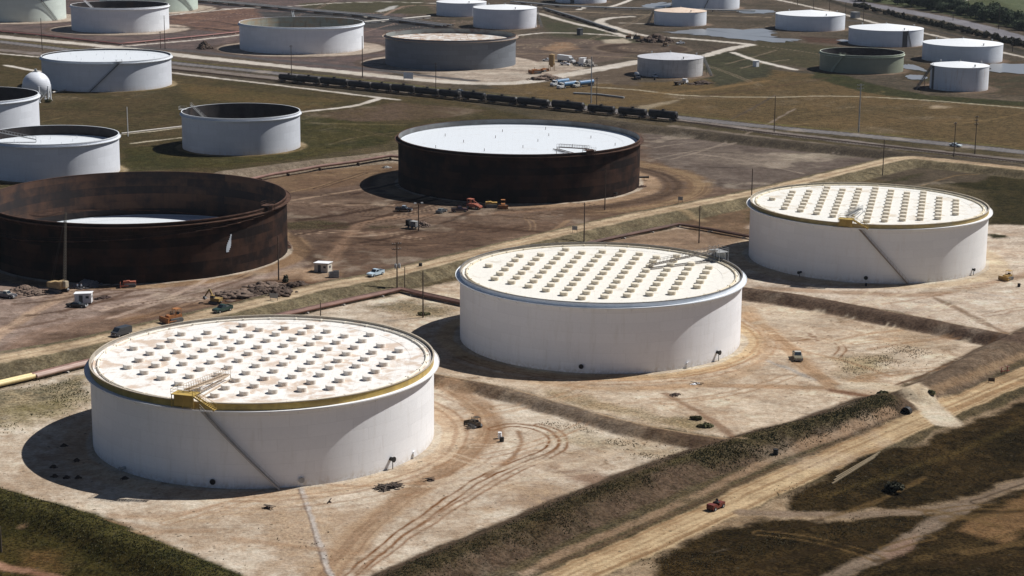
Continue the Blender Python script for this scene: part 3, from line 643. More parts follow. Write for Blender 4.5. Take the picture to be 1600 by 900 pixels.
    ribbon(ar, 1.0, (72, 70, 70), None, 0, .4, off=4.6); ribbon(ar, .9, (150, 146, 142), None, 0, .4, off=0.2, k=.5); ribbon(ar, 1.0, (70, 66, 64), None, 0, .4, off=-4.8)
    ribbon(ar, 4, (110, 110, 66), (120, 104, 72), .8, 1.0, off=8.5, k=.8)
    ribbon(line((1053, 197), (1200, 216), (1400, 238), (1600, 259)), 6, (166, 152, 138), (110, 98, 88), .1, 1, k=.7)
    ribbon(line((980, 195), (1100, 206), (1240, 222), (1350, 236)), 1.4, (168, 148, 122), None, 0, .5, k=.7, patch=.4)
    # wet patches and mineral bloom
    k1 = smooth(.12, .3, fbm(x, y, 22, 41, 5)+.35*nC)*(y < 1000)*(1-veg)
    put(k1*.28, blend(L((226, 212, 192)), L((204, 184, 158)), .5+nB))
    k2 = smooth(.14, .32, fbm(x, y, 17, 43, 5)+.4*nC)*(1-veg)
    put(k2*.3, c*np.array([.72, .68, .64]))
    put(smooth(.3, .42, fbm(x, y, 9, 47, 5)+.7*nD)*(y < 620)*(1-veg)*.35, L((120, 96, 72)), .3)
    c *= (.94-.26*np.clip(veg, 0, 1))[:, None]
    C[near] = c; VEG[near] = veg
    fo = ~near; C[fo] = np.array(s2l((96, 88, 66)))*.72; VEG[fo] = .7
    Z[near] += .14*fbm(x, y, 5, 61, 3)*(1-smooth(0, 1, (np.hypot(x-TANKS['A'][0], y-TANKS['A'][1]) < 0)*1.0))
    nr, nc = Yg.shape; idx = np.arange(nr*nc).reshape(nr, nc)
    F = np.stack([idx[:-1, :-1], idx[:-1, 1:], idx[1:, 1:], idx[1:, :-1]], -1).reshape(-1, 4)
    me = bpy.data.meshes.new('ground'); me.vertices.add(n); me.vertices.foreach_set('co', np.stack([X, Y, Z], -1).astype(np.float32).ravel())
    me.loops.add(F.size); me.loops.foreach_set('vertex_index', F.ravel().astype(np.int32))
    me.polygons.add(len(F)); me.polygons.foreach_set('loop_start', (np.arange(len(F))*4).astype(np.int32)); me.polygons.foreach_set('loop_total', np.full(len(F), 4, np.int32))
    me.polygons.foreach_set('use_smooth', np.ones(len(F), bool)); me.update()
    at_ = me.color_attributes.new('soil', 'FLOAT_COLOR', 'POINT'); at_.data.foreach_set('color', np.c_[C, VEG].astype(np.float32).ravel())
    m = bpy.data.materials.new('ground_cover'); nt, b = nodes(m)
    a = nt.nodes.new('ShaderNodeAttribute'); a.attribute_name = 'soil'
    geo = N(nt, 'ShaderNodeNewGeometry').outputs['Position']
    n1 = noise(nt, geo, 1.7, 6, .65); n2 = noise(nt, geo, .35, 5, .6, .6); n3 = noise(nt, geo, 5.0, 3, .6)
    st = nt.nodes.new('ShaderNodeMapping'); st.inputs['Rotation'].default_value = (0, 0, math.radians(38)); st.inputs['Scale'].default_value = (.16, 1.5, 1); nt.links.new(geo, st.inputs[0])
    n4 = noise(nt, st.outputs[0], 1.0, 5, .6, .8)
    v = math_(nt, 'ADD', math_(nt, 'MULTIPLY', n1, .5), math_(nt, 'ADD', math_(nt, 'MULTIPLY', n2, .3), math_(nt, 'MULTIPLY', n4, .2)))
    bare = ramp(nt, v, .36, .62, .74, 1.15)
    gv = math_(nt, 'ADD', math_(nt, 'MULTIPLY', n1, .55), math_(nt, 'ADD', math_(nt, 'MULTIPLY', n2, .25), math_(nt, 'MULTIPLY', n3, .2)))
    grass = ramp(nt, gv, .42, .585, .34, 1.75)
    f = nt.nodes.new('ShaderNodeMix'); f.data_type = 'FLOAT'; nt.links.new(a.outputs['Alpha'], f.inputs[0]); nt.links.new(bare, f.inputs[2]); nt.links.new(grass, f.inputs[3])
    tint = mixc(nt, ramp(nt, noise(nt, geo, .8, 5, .65, .4), .44, .62, 0, .3), a.outputs['Color'], (.62, .50, .42), 'MULTIPLY')
    vm = nt.nodes.new('ShaderNodeVectorMath'); vm.operation = 'SCALE'; nt.links.new(tint, vm.inputs[0]); nt.links.new(f.outputs[0], vm.inputs['Scale'])
    # small stones and tufts
    vo = nt.nodes.new('ShaderNodeTexVoronoi'); vo.inputs['Scale'].default_value = .55; nt.links.new(geo, vo.inputs['Vector'])
    spk = math_(nt, 'MULTIPLY', ramp(nt, vo.outputs['Distance'], .10, .22, 1, 0), ramp(nt, n2, .46, .6, 0, .75))
    cc = mixc(nt, spk, vm.outputs[0], (.055, .045, .03))
    nt.links.new(cc, b.inputs['Base Color']); b.inputs['Roughness'].default_value = 1.0; b.inputs['Specular IOR Level'].default_value = .03
    bump(nt, b, math_(nt, 'ADD', n1, math_(nt, 'MULTIPLY', n4, .5)), .5, .35)
    me.materials.append(m); o = bpy.data.objects.new('ground', me); COL.objects.link(o); o['kind'] = 'structure'
    return o
build_ground()

# ------------------------------------------------------------------ storage tanks
M_rust_dark = lambda R, nm: shell_mat(nm, (.014, .010, .009), R, course=2.35, plate=9.5, seam=.3, var=.15, alt=(.075, .038, .024), alt_amt=.6, streak=(.028, .022, .021), streak_amt=.7, rough=.85)
m_yellow = paint('yellow_paint', (.42, .29, .08), .5, .15, dirt=(.28, .18, .06), scale=.6)
m_white = paint('white_paint', WHITE, .5, .05, scale=.5)
m_girder = paint('pale_blue_paint', (.70, .73, .76), .5, .05, scale=.5)
m_deck_rusty = deck_mat('roof_rusty_white', (.76, .735, .69), (.50, .36, .25), .75, lo=.48, gridamt=.2)
m_deck_cream = deck_mat('roof_cream', (.73, .70, .63), (.50, .42, .31), .6, lo=.56)
m_deck_tan = deck_mat('roof_warm_white', (.72, .70, .64), (.50, .39, .26), .6, lo=.52)
m_deck_new = deck_mat('roof_bright_white', (.61, .64, .665), (.48, .46, .43), .4, lo=.56, gridamt=.1)
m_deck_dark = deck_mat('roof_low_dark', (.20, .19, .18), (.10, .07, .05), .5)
m_cone = deck_mat('cone_roof_white', (.72, .735, .745), (.6, .6, .58), .3, lo=.6, gridamt=.04)
m_cone_tan = deck_mat('cone_roof_tan', (.66, .53, .42), (.5, .32, .2), .6, lo=.5)
m_cone_grey = deck_mat('cone_roof_grey', (.50, .50, .52), (.34, .32, .32), .5, lo=.5)
m_inner_dark = paint('dark_inner_steel', (.030, .026, .026), .85, .3, scale=.3, dirt=(.05, .03, .02))  # steel coloured very dark to paint in the shade inside open tanks
m_steel = paint('galvanised_steel', (.34, .34, .33), .5, .15, scale=.8)
m_grey_dark = paint('dark_grey_steel', (.10, .10, .10), .6, .2)
m_black = paint('black_steel', (.022, .021, .020), .6, .2)
m_rim_rust = paint('rusty_rim', (.085, .048, .034), .85, .3, scale=.5, dirt=(.04, .025, .02), spec=.1)
m_knob = paint('roof_cap_paint', (.74, .70, .64), .6, .06, scale=.8, dirt=(.55, .42, .30))
m_knob_cream = paint('roof_cap_cream', (.70, .63, .50), .6, .06, scale=.8, dirt=(.52, .42, .28))
m_rubber = paint('tyre_rubber', (.02, .02, .02), .85, .2)
m_glass = paint('dark_glass', (.03, .04, .05), .08, .1, spec=.6)
m_wood = paint('weathered_wood', (.075, .055, .042), .85, .3, scale=3)
m_concrete = paint('pale_concrete', (.45, .42, .38), .85, .1)

def stair_on_shell(root, R, H, a0, a1, mat, z1=None, wd=.9, rail=True, lean=0):
    """flight of steps winding up the outside of the wall, angle a0 at the ground to a1 at the top"""
    z1 = H-.4 if z1 is None else z1; mb = MB(); n = max(18, int(z1/.28)); r = R+.12+wd/2; hr = MB()
    for i in range(n):
        t = (i+.5)/n; a = a0+(a1-a0)*t; z = z1*t
        mb.box((r*math.cos(a), r*math.sin(a), z), (wd, abs(a1-a0)*R/n*1.05, .05), rz=a)
    pts_o = [((R+.12+wd)*math.cos(a0+(a1-a0)*t), (R+.12+wd)*math.sin(a0+(a1-a0)*t), z1*t) for t in np.linspace(0, 1, 17)]
    pts_i = [((R+.16)*math.cos(a0+(a1-a0)*t), (R+.16)*math.sin(a0+(a1-a0)*t), z1*t) for t in np.linspace(0, 1, 17)]
    for P in (pts_o, pts_i):
        for p, q in zip(P[:-1], P[1:]): mb.bar(p, q, .06, .28)
    s = mb.build('stairway', mat, root)
    if rail:
        for p, q in zip(pts_o[:-1], pts_o[1:]):
            hr.bar((p[0], p[1], p[2]+1.05), (q[0], q[1], q[2]+1.05), .05); hr.bar((p[0], p[1], p[2]+.55), (q[0], q[1], q[2]+.55), .04); hr.bar(p, (p[0], p[1], p[2]+1.05), .05)
        hr.build('handrail', mat, s)
    return s
def railing(mb, pts, h=1.05, w=.05):
    for p, q in zip(pts[:-1], pts[1:]):
        for k in (1.0, .5): mb.bar((p[0], p[1], p[2]+h*k), (q[0], q[1], q[2]+h*k), w)
        mb.bar(p, (p[0], p[1], p[2]+h), w)
    p = pts[-1]; mb.bar(p, (p[0], p[1], p[2]+h), w)
def nozzle(root, R, a, z=1.0, r=.3, mat=None, ln=.7):
    mb = MB(); c, s = math.cos(a), math.sin(a)
    mb.tube([(R*c*.999, R*s*.999, z), ((R+ln)*c, (R+ln)*s, z)], r, 12); mb.tube([((R+ln-.1)*c, (R+ln-.1)*s, z), ((R+ln+.06)*c, (R+ln+.06)*s, z)], r*1.45, 14)
    mb.bar(((R+ln*.6)*c, (R+ln*.6)*s, 0), ((R+ln*.6)*c, (R+ln*.6)*s, z), .14)
    return mb.build('nozzle', mat or m_black, root)
def manway(root, R, a, z=1.0, mat=None):
    mb = MB(); c, s = math.cos(a), math.sin(a)
    mb.tube([(R*c*.999, R*s*.999, z), ((R+.35)*c, (R+.35)*s, z)], .42, 14); mb.tube([((R+.3)*c, (R+.3)*s, z), ((R+.4)*c, (R+.4)*s, z)], .55, 16)
    return mb.build('manway', mat or m_black, root)

FL = [dict(n='low')]
def open_tank(key, label, shell_m, inner_m, roof_m, roof_z, rim_m, girder=1.0, band=None, knobs=None, stair=None, group='storage tanks with floating roofs', ladder=None, walkway=True, rim_pipe=False, girder_z=1.0, seg=160):
    x, y, R, H = TANKS[key]; root = thing('storage_tank', label, 'storage tank', (x, y, 0), 0, group)
    th = .12
    sh = MB(); sh.lathe([(R, -.3), (R, H)], seg); sh.build('shell', shell_m, root)
    MB().lathe([(R-th, H-.002), (R-th, max(roof_z-1.2, .1))], seg).build('inner_wall', inner_m, root)
    # stiffening girder round the outside near the top
    g = MB(); zg = H-girder_z; rg = R+girder
    g.lathe([(R+.002, zg-.12), (rg, zg-.12), (rg, zg+.1), (rg-.06, zg+.1), (rg-.06, zg), (R+.002, zg)], seg)
    for i in range(int(seg/4)):
        a = 2*math.pi*i/(seg/4); g.bar((R*math.cos(a), R*math.sin(a), zg-1.0), ((rg-.1)*math.cos(a), (rg-.1)*math.sin(a), zg-.14), .08)
    g.build('wind_girder', rim_m[0], root)
    tr = MB(); dr = .25 if band is None else .08; tr.lathe([(R+.05, H-dr), (R+.14, H-dr), (R+.14, H+.06), (R-th-.06, H+.06), (R-th-.06, H-.05)], seg); tr.build('top_rim', rim_m[1], root)
    if band is not None: MB().lathe([(R+.02, zg+.01), (R+.02, H-.07)], seg).build('top_band', band, root)
    if walkway:
        wk = MB(); P = [((rg-.05)*math.cos(a), (rg-.05)*math.sin(a), zg+.2) for a in np.linspace(*walkway, 40)] if isinstance(walkway, tuple) else None
        if P: railing(wk, P); wk.build('walkway_railing', rim_m[0], root)
    # floating roof: raised pontoon ring, deck, seal
    rf = MB(); rr = R-.55
    rf.lathe([(R-th-.02, roof_z-.1), (rr, roof_z-.02), (rr, roof_z+.28), (rr-.12, roof_z+.28), (rr-.12, roof_z+.1), (R*.86, roof_z+.04), (R*.86, roof_z), (0.01, roof_z+.05)], seg)
    roof = rf.build('floating_roof', roof_m, root)
    if rim_pipe:
        rp = MB(); q = [((R-1.5)*math.cos(a), (R-1.5)*math.sin(a), roof_z+.2) for a in np.linspace(0, 2*math.pi, 121)]
        rp.tube(q, .26, 8, cap=False)
        rp.build('rim_pipe', rim_pipe, root)
        for i in range(36):
            a = 2*math.pi*(i+.5)/36; b = MB(); b.box(((R-1.5)*math.cos(a), (R-1.5)*math.sin(a), roof_z+.22), (.75, .34, .5), rz=a)
            b.build('pipe_bracket', rim_pipe, root)
    if knobs:
        rk, mk = knobs; kb = MB(); kb.lathe([(.98, 0), (.98, .78), (.92, .82), (.01, .84)], 20); kn = None; cnt = 0
        pts = []
        for i in range(-9, 10):
            for j in range(-9, 10):
                px, py = i*1.2+j*5.15+.6, i*5.2+j*1.4-.9
                if math.hypot(px, py) < rk: pts.append((px, py))
        pts.sort(key=lambda p: math.hypot(*p)); pts = pts[:96]
        for px, py in pts:
            if kn is None: kn = kb.build('roof_cap', mk, root); o = kn
            else: o = kn.copy(); COL.objects.link(o); o.parent = root
            o.location = (px, py, roof_z+.02)
    lg = MB()
    for i in range(0 if knobs else 14):
        a = i*2.399; q = R*.82*math.sqrt((i+.5)/14); lg.tube([(q*math.cos(a), q*math.sin(a), roof_z), (q*math.cos(a), q*math.sin(a), roof_z+1.0)], .09, 8)
    if not knobs: lg.build('roof_leg_sleeves', rim_m[0], roof)
    if stair:
        a0, a1, sm = stair; stair_on_shell(root, R, H, a0, a1, sm, z1=H-.9)
        pf = MB(); ca, sa = math.cos(a1), math.sin(a1)
        pf.box(((R+.7)*ca, (R+.7)*sa, H-.1), (2.6, 2.8, .12), rz=a1)
        pl = pf.build('gauge_platform', sm, root); rl = MB()
        def loc(u, v, z): return (u*ca-v*sa, u*sa+v*ca, z)
        railing(rl, [loc(R+2.0, -1.4, H-.04), loc(R+2.0, 1.4, H-.04), loc(R-.5, 1.4, H-.04)]); railing(rl, [loc(R+2.0, -1.4, H-.04), loc(R-.5, -1.4, H-.04)])
        rl.build('platform_railing', sm, pl)
    if ladder:
        a, ln, lm, tgt = ladder; ca, sa = math.cos(a), math.sin(a); p0 = Vector(((R-.2)*ca, (R-.2)*sa, H+.9)); p1 = Vector(((R)*ca+ln*math.cos(tgt), R*sa+ln*math.sin(tgt), roof_z+1.1))
        d = (p1-p0).normalized(); s_ = Vector((-d.y, d.x, 0)).normalized()*.5; l = MB(); nn = 16
        for k in (-1, 1):
            l.bar(p0+s_*k, p1+s_*k, .12, .2); l.bar(p0+s_*k+Vector((0, 0, 1)), p1+s_*k+Vector((0, 0, 1)), .06)
            for i in range(nn+1): q = p0.lerp(p1, i/nn)+s_*k; l.bar(q, q+Vector((0, 0, 1)), .05)
        for i in range(nn*2+1): q = p0.lerp(p1, i/nn/2); l.bar(q-s_, q+s_, .08)
        ld = l.build('rolling_ladder', lm, root); wl = MB()
        for k in (-1, 1): wl.bar(p1+s_*k, (p1.x+s_.x*k, p1.y+s_.y*k, roof_z+.1), .1)
        for k in (-1, 1):
            q = p1-Vector((math.cos(tgt), math.sin(tgt), 0))*ln*.98; wl.bar((q.x+s_.x*k*1.3, q.y+s_.y*k*1.3, roof_z+.14), (p1.x+s_.x*k*1.3, p1.y+s_.y*k*1.3, roof_z+.14), .12)
        wl.build('ladder_track', lm, ld)
    return root
def pxang(key, px, py=None, z=0.0, front=True):
    """angle on the wall of a tank under a photo column (front side)"""
    x, y, R, H = TANKS[key]; best = None
    for i in range(1440):
        a = 2*math.pi*i/1440; X, Y = x+R*math.cos(a), y+R*math.sin(a)
        dx, dy = X, Y
        vis = (math.cos(a)*X + math.sin(a)*Y) < 0
        if vis != front: continue
        # project
        zz = z-CAM_H; fw = Y*cp - zz*sp_; up = Y*sp_ + zz*cp; u = F_PX*X/fw; v = -F_PX*up/fw
        sx = 800+u*cr-v*sr
        if best is None or abs(sx-px) < best[0]: best = (abs(sx-px), a)
    return best[1]
PI = math.pi
wA = shell_mat('white_shell_large', WHITE, 33.5, course=2.3, plate=9, seam=.13, var=.035, streak=(.62, .60, .56), streak_amt=.4)
# A: near left
rA = open_tank('A', 'white tank nearest the viewer with rust blotched roof and yellow top band', wA, paint('dirty_inner_white', (.42, .38, .32), .7, .15, scale=.4, dirt=(.24, .2, .16)), m_deck_rusty, 15.5, (m_white, paint('tan_rim_top', (.42, .36, .28), .6)), girder=1.1, girder_z=1.35, band=m_yellow, knobs=(27.6, m_knob),
    stair=None, rim_pipe=paint('cream_pipe', (.72, .66, .55), .6, .08), walkway=False)
def top_platform(root, key, a, mat, a_end, steps=True, wide=4.4, tall=2.6):
    """stair head: boxed platform above the rim with its own short flight down to the wall stair"""
    x, y, R, H = TANKS[key]; ca, sa = math.cos(a), math.sin(a); rot = a
    def loc(u, v, z): return (u*ca-v*sa, u*sa+v*ca, z)
    zt = H+tall-1.2; p = MB()
    p.box(loc(R+.1, 0, zt), (2.8, wide, .14), rz=rot)
    for u in (-1.2, 1.4):
        for v in (-wide/2+.1, 0, wide/2-.1): p.bar(loc(R+u, v, zt), loc(R+u, v, H-1.0), .14)
    p.box(loc(R+.75, 0, (zt+H-.9)/2), (.06, wide*.9, zt-H+.8), rz=rot)
    pl = p.build('stair_head_platform', mat, root); r = MB()
    railing(r, [loc(R-1.3, -wide/2, zt), loc(R+1.5, -wide/2, zt), loc(R+1.5, wide/2, zt)]); railing(r, [loc(R-1.3, -wide/2, zt), loc(R-1.3, wide/2, zt)])
    r.build('platform_railing', mat, pl)
    if steps:
        s = MB(); n = 12; L = 4.2
        for i in range(n):
            t = (i+.5)/n; s.box(loc(R+1.1, wide/2+L*t, zt-(zt-H+.9)*t), (1.0, .30, .05), rz=rot)
        for u in (.6, 1.6):
            s.bar(loc(R+u, wide/2, zt), loc(R+u, wide/2+L, H-.9), .08, .3); s.bar(loc(R+u, wide/2, zt+1), loc(R+u, wide/2+L, H+.1), .06)
            for i in range(5): t = i/4; s.bar(loc(R+u, wide/2+L*t, zt-(zt-H+.9)*t), loc(R+u, wide/2+L*t, zt-(zt-H+.9)*t+1), .05)
        s.build('short_stair', mat, root)
a_p = pxang('A', 290, z=16); a_b = pxang('A', 436, z=0); a_t = pxang('A', 316, z=14)
stair_on_shell(rA, 33.5, 16.2, a_b, a_t, paint('worn_white_steel', (.42, .40, .37), .6, .1), z1=15.0)
top_platform(rA, 'A', a_p, m_yellow, a_t)
def rolling(root, key, a, p1w, zroof, mat, zadd=1.9):
    x, y, R, H = TANKS[key]; p0 = Vector((R*math.cos(a)*.985, R*math.sin(a)*.985, H+zadd)); p1 = Vector((p1w[0]-x, p1w[1]-y, zroof+1.0))
    d = (p1-p0).normalized(); s_ = Vector((-d.y, d.x, 0)).normalized()*.55; l = MB(); nn = 18
    for k in (-1, 1):
        l.bar(p0+s_*k, p1+s_*k, .12, .22); l.bar(p0+s_*k+Vector((0, 0, 1.05)), p1+s_*k+Vector((0, 0, 1.05)), .07)
        for i in range(nn+1): q = p0.lerp(p1, i/nn)+s_*k; l.bar(q, q+Vector((0, 0, 1.05)), .06)
    for i in range(nn*2+1): q = p0.lerp(p1, i/nn/2); l.bar(q-s_, q+s_, .1)
    ld = l.build('rolling_ladder', mat, root); t = MB(); e = Vector((p1.x-p0.x, p1.y-p0.y, 0)).normalized(); st_ = Vector((p0.x, p0.y, zroof+.16))+e*1.6
    for k in (-1, 1):
        t.bar(st_+s_*k*1.4, Vector((p1.x, p1.y, zroof+.16))+s_*k*1.4+e*2.0, .16, .2); t.bar(p1+s_*k, Vector((p1.x, p1.y, zroof+.2))+s_*k, .12)
    t.build('ladder_track', mat, ld)
m_ladder = paint('tan_steel', (.50, .40, .30), .6, .15)
rolling(rA, 'A', a_p, G(356, 592, 15.6), 15.55, m_ladder)
nozzle(rA, 33.5, pxang('A', 610, z=1.5), 1.9, .38, m_black, .9); manway(rA, 33.5, pxang('A', 333, z=1), 1.3); manway(rA, 33.5, pxang('A', 471, z=1), 1.3, m_steel); nozzle(rA, 33.5, pxang('A', 196, z=1), .9, .3, m_steel, 1.2)
manway(rA, 33.5, pxang('A', 646, z=1), 1.0, m_white)

rB = open_tank('B', 'white tank in the middle with cream roof and grey stair head at the back', shell_mat('white_shell_middle', (.80, .80, .81), 33.5, course=2.3, plate=9, seam=.12, var=.035, streak=(.62, .60, .56), streak_amt=.4), paint('dirty_inner_tan', (.36, .32, .26), .7, .15, scale=.4, dirt=(.22, .18, .14)), m_deck_cream, 15.45, (m_girder, paint('rim_dark', (.16, .15, .14), .6)), girder=1.1, band=m_girder, knobs=(27.6, m_knob_cream),
    rim_pipe=paint('tan_pipe', (.62, .54, .40), .6, .08), walkway=False)
a_p = pxang('B', 1122, z=16, front=False); top_platform(rB, 'B', a_p, m_steel, a_p, wide=4.6, tall=2.9)
rolling(rB, 'B', a_p, G(1016, 420, 15.6), 15.5, paint('grey_brown_steel', (.24, .21, .18), .6, .15))
nozzle(rB, 33.5, pxang('B', 1120, z=1.5), 2.0, .38, m_black, .9); manway(rB, 33.5, pxang('B', 908, z=1), 1.6); manway(rB, 33.5, pxang('B', 1074, z=1), .9, m_white)
stair_on_shell(rB, 33.5, 16.2, a_p+1.0, a_p+.12, m_steel, z1=15)

rC = open_tank('C', 'white tank at the right with white roof, ochre top band and dark stair line', shell_mat('white_shell_right', (.79, .785, .77), 33.5, course=2.3, plate=9, seam=.12, var=.035, streak=(.62, .52, .42), streak_amt=.2), paint('dirty_inner_cream', (.42, .38, .30), .7, .15, scale=.4, dirt=(.24, .2, .16)), m_deck_tan, 15.5, (m_white, paint('tan_rim_top', (.42, .36, .28), .6)), girder=1.1, girder_z=1.15, band=paint('dull_ochre', (.36, .26, .10), .6, .15, dirt=(.30, .24, .14), scale=.6), knobs=(27.6, paint('roof_cap_warm', (.68, .61, .49), .6, .06, dirt=(.52, .42, .28))),
    rim_pipe=paint('warm_pipe', (.66, .58, .42), .6, .08), walkway=False)
a_p = pxang('C', 1322, z=16); a_b = pxang('C', 1417, z=0); a_t = pxang('C', 1342, z=14)
stair_on_shell(rC, 33.5, 16.2, a_b, a_t, paint('stained_stair_steel', (.30, .25, .20), .6, .15), z1=15.0)
top_platform(rC, 'C', a_p, m_yellow, a_t, steps=True, wide=4.0, tall=2.4)
rolling(rC, 'C', a_p, G(1345, 331, 15.6), 15.55, m_steel)
nozzle(rC, 33.5, pxang('C', 1519, z=1), 1.6, .3, m_black, .7); manway(rC, 33.5, pxang('C', 1353, z=1), 1.5); nozzle(rC, 33.5, pxang('C', 1252, z=1), 1.2, .3, m_black, 1.3)

# rusty tanks
rD = open_tank('D', 'rusty brown tank in the centre with bright white roof near its rim', M_rust_dark(42.2, 'rust_shell_centre'), shell_mat('inner_grey_shell', (.20, .21, .21), 42.1, alt=(.10, .09, .085), alt_amt=.7, var=.15), m_deck_new, 14.3, (m_rim_rust, m_rim_rust), girder=1.2, girder_z=.9, walkway=False)
a_p = pxang('D', 920, z=16); rolling(rD, 'D', a_p, G(872, 234, 14.4), 14.35, m_rim_rust, zadd=.9); top_platform(rD, 'D', a_p, m_rim_rust, 0, steps=False, wide=3.6, tall=1.8)
nozzle(rD, 42.2, pxang('D', 960, z=1), 1.2, .35, m_black, 1.1); nozzle(rD, 42.2, .12, 1.2, .35, m_black, 4)
rG = open_tank('G', 'rusty brown open tank at the left with its white roof far down inside', M_rust_dark(42.4, 'rust_shell_left'), shell_mat('rust_inner_left', (.030, .026, .026), 42.3, course=2.35, plate=9.5, seam=.3, var=.08, alt=(.13, .068, .042), alt_amt=.55, streak=(.035, .030, .030), streak_amt=.4, rough=.8), m_deck_new, 2.6, (m_rim_rust, m_rim_rust), girder=1.2, girder_z=.9, walkway=False)
a_p = pxang('G', 418, z=16, front=True); top_platform(rG, 'G', a_p, m_rim_rust, 0, steps=False, wide=3.2, tall=1.8)
stair_on_shell(rG, 42.4, 16.2, pxang('G', 448, z=2)+.12, a_p+.03, m_rim_rust, z1=15)
a1 = pxang('G', 357, z=9); tp = MB()
for i in range(9):
    t = i/8; aa = a1-.012+.03*t; zz = 6.6+4.2*t; ww = .9+.5*math.sin(t*5)
    tp.box(((42.4+.1)*math.cos(aa), (42.4+.1)*math.sin(aa), zz), (.05, ww, .56), rz=aa)
tp.build('torn_tarpaulin', paint('pale_blue_sheet', (.50, .55, .60), .6, .1), rG)

gw = paint('tank_rim_white', (.66, .68, .70), .5, .05)
def pale_shell(nm, col, R, **k): return shell_mat(nm, col, R, course=2.4, plate=8, seam=.12, var=.05, streak=tuple(c*.75 for c in col), streak_amt=.3, **k)
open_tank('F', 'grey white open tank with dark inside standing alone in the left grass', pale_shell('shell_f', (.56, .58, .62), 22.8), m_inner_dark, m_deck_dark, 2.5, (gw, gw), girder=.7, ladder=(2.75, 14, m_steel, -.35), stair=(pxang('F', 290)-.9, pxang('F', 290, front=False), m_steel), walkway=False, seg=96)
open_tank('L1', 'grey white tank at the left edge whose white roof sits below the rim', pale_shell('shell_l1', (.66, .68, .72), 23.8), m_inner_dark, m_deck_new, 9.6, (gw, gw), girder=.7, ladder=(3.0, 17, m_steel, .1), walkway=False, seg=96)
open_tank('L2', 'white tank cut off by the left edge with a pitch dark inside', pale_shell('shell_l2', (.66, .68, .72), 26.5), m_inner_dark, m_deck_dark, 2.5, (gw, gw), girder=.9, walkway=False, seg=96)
tE = open_tank('E', 'wide grey white tank with flush white roof behind the round ball tank', pale_shell('shell_e', (.60, .62, .66), 31.1), m_inner_dark, m_deck_new, 13.4, (gw, gw), girder=.9, walkway=False, band=gw, stair=(pxang('E', 140), pxang('E', 187), m_grey_dark), seg=112)
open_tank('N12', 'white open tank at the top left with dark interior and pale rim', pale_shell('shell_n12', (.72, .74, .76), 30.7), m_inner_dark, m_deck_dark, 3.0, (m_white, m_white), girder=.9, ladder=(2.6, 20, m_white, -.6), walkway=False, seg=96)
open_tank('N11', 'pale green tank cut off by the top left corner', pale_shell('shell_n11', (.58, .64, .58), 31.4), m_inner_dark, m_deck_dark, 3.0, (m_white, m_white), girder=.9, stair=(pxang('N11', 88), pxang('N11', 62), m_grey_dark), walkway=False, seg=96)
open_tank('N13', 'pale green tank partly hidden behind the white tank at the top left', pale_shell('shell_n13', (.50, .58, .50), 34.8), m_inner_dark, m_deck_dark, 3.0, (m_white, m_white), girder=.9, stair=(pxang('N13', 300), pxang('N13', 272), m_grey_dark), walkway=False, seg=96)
t14 = open_tank('N14', 'white open tank with green grey stained inner wall and a tall ladder', pale_shell('shell_n14', (.72, .74, .77), 35.9), shell_mat('inner_green_rust', (.34, .36, .30), 35.8, alt=(.36, .24, .14), alt_amt=.8, var=.12, streak=(.14, .11, .09), streak_amt=.6), m_deck_dark, 3.0, (m_girder, m_white), girder=.9, walkway=False, seg=112)
rolling(t14, 'N14', pxang('N14', 457, z=15, front=False), G(462, 44, 8), 6, paint('pale_ladder', (.66, .70, .72), .5), zadd=2.6)
open_tank('N15', 'dark grey tank with brown rim and a stained white roof below it', shell_mat('shell_n15', (.165, .18, .20), 35.5, course=2.6, plate=10, seam=.4, var=.12, streak=(.15, .15, .15), streak_amt=.4), shell_mat('inner_n15', (.24, .26, .25), 35.4, course=8, plate=26, alt=(.11, .06, .05), alt_amt=.95, var=.1), deck_mat('roof_stained', (.62, .60, .56), (.34, .22, .14), .9, lo=.44), 12.8, (paint('tan_rim', (.34, .26, .20), .7, .15), m_rim_rust), girder=1.6, walkway=False, seg=112)
open_tank('N25', 'olive green open tank among the small white tanks at the right', pale_shell('shell_n25', (.25, .27, .20), 22.2), m_inner_dark, m_deck_dark, 2.0, (paint('pale_green', (.50, .55, .44), .6), paint('pale_green2', (.52, .56, .46), .6)), girder=.6, stair=(pxang('N25', 1300), pxang('N25', 1316), paint('green_stair', (.42, .46, .36), .6)), walkway=False, seg=80)

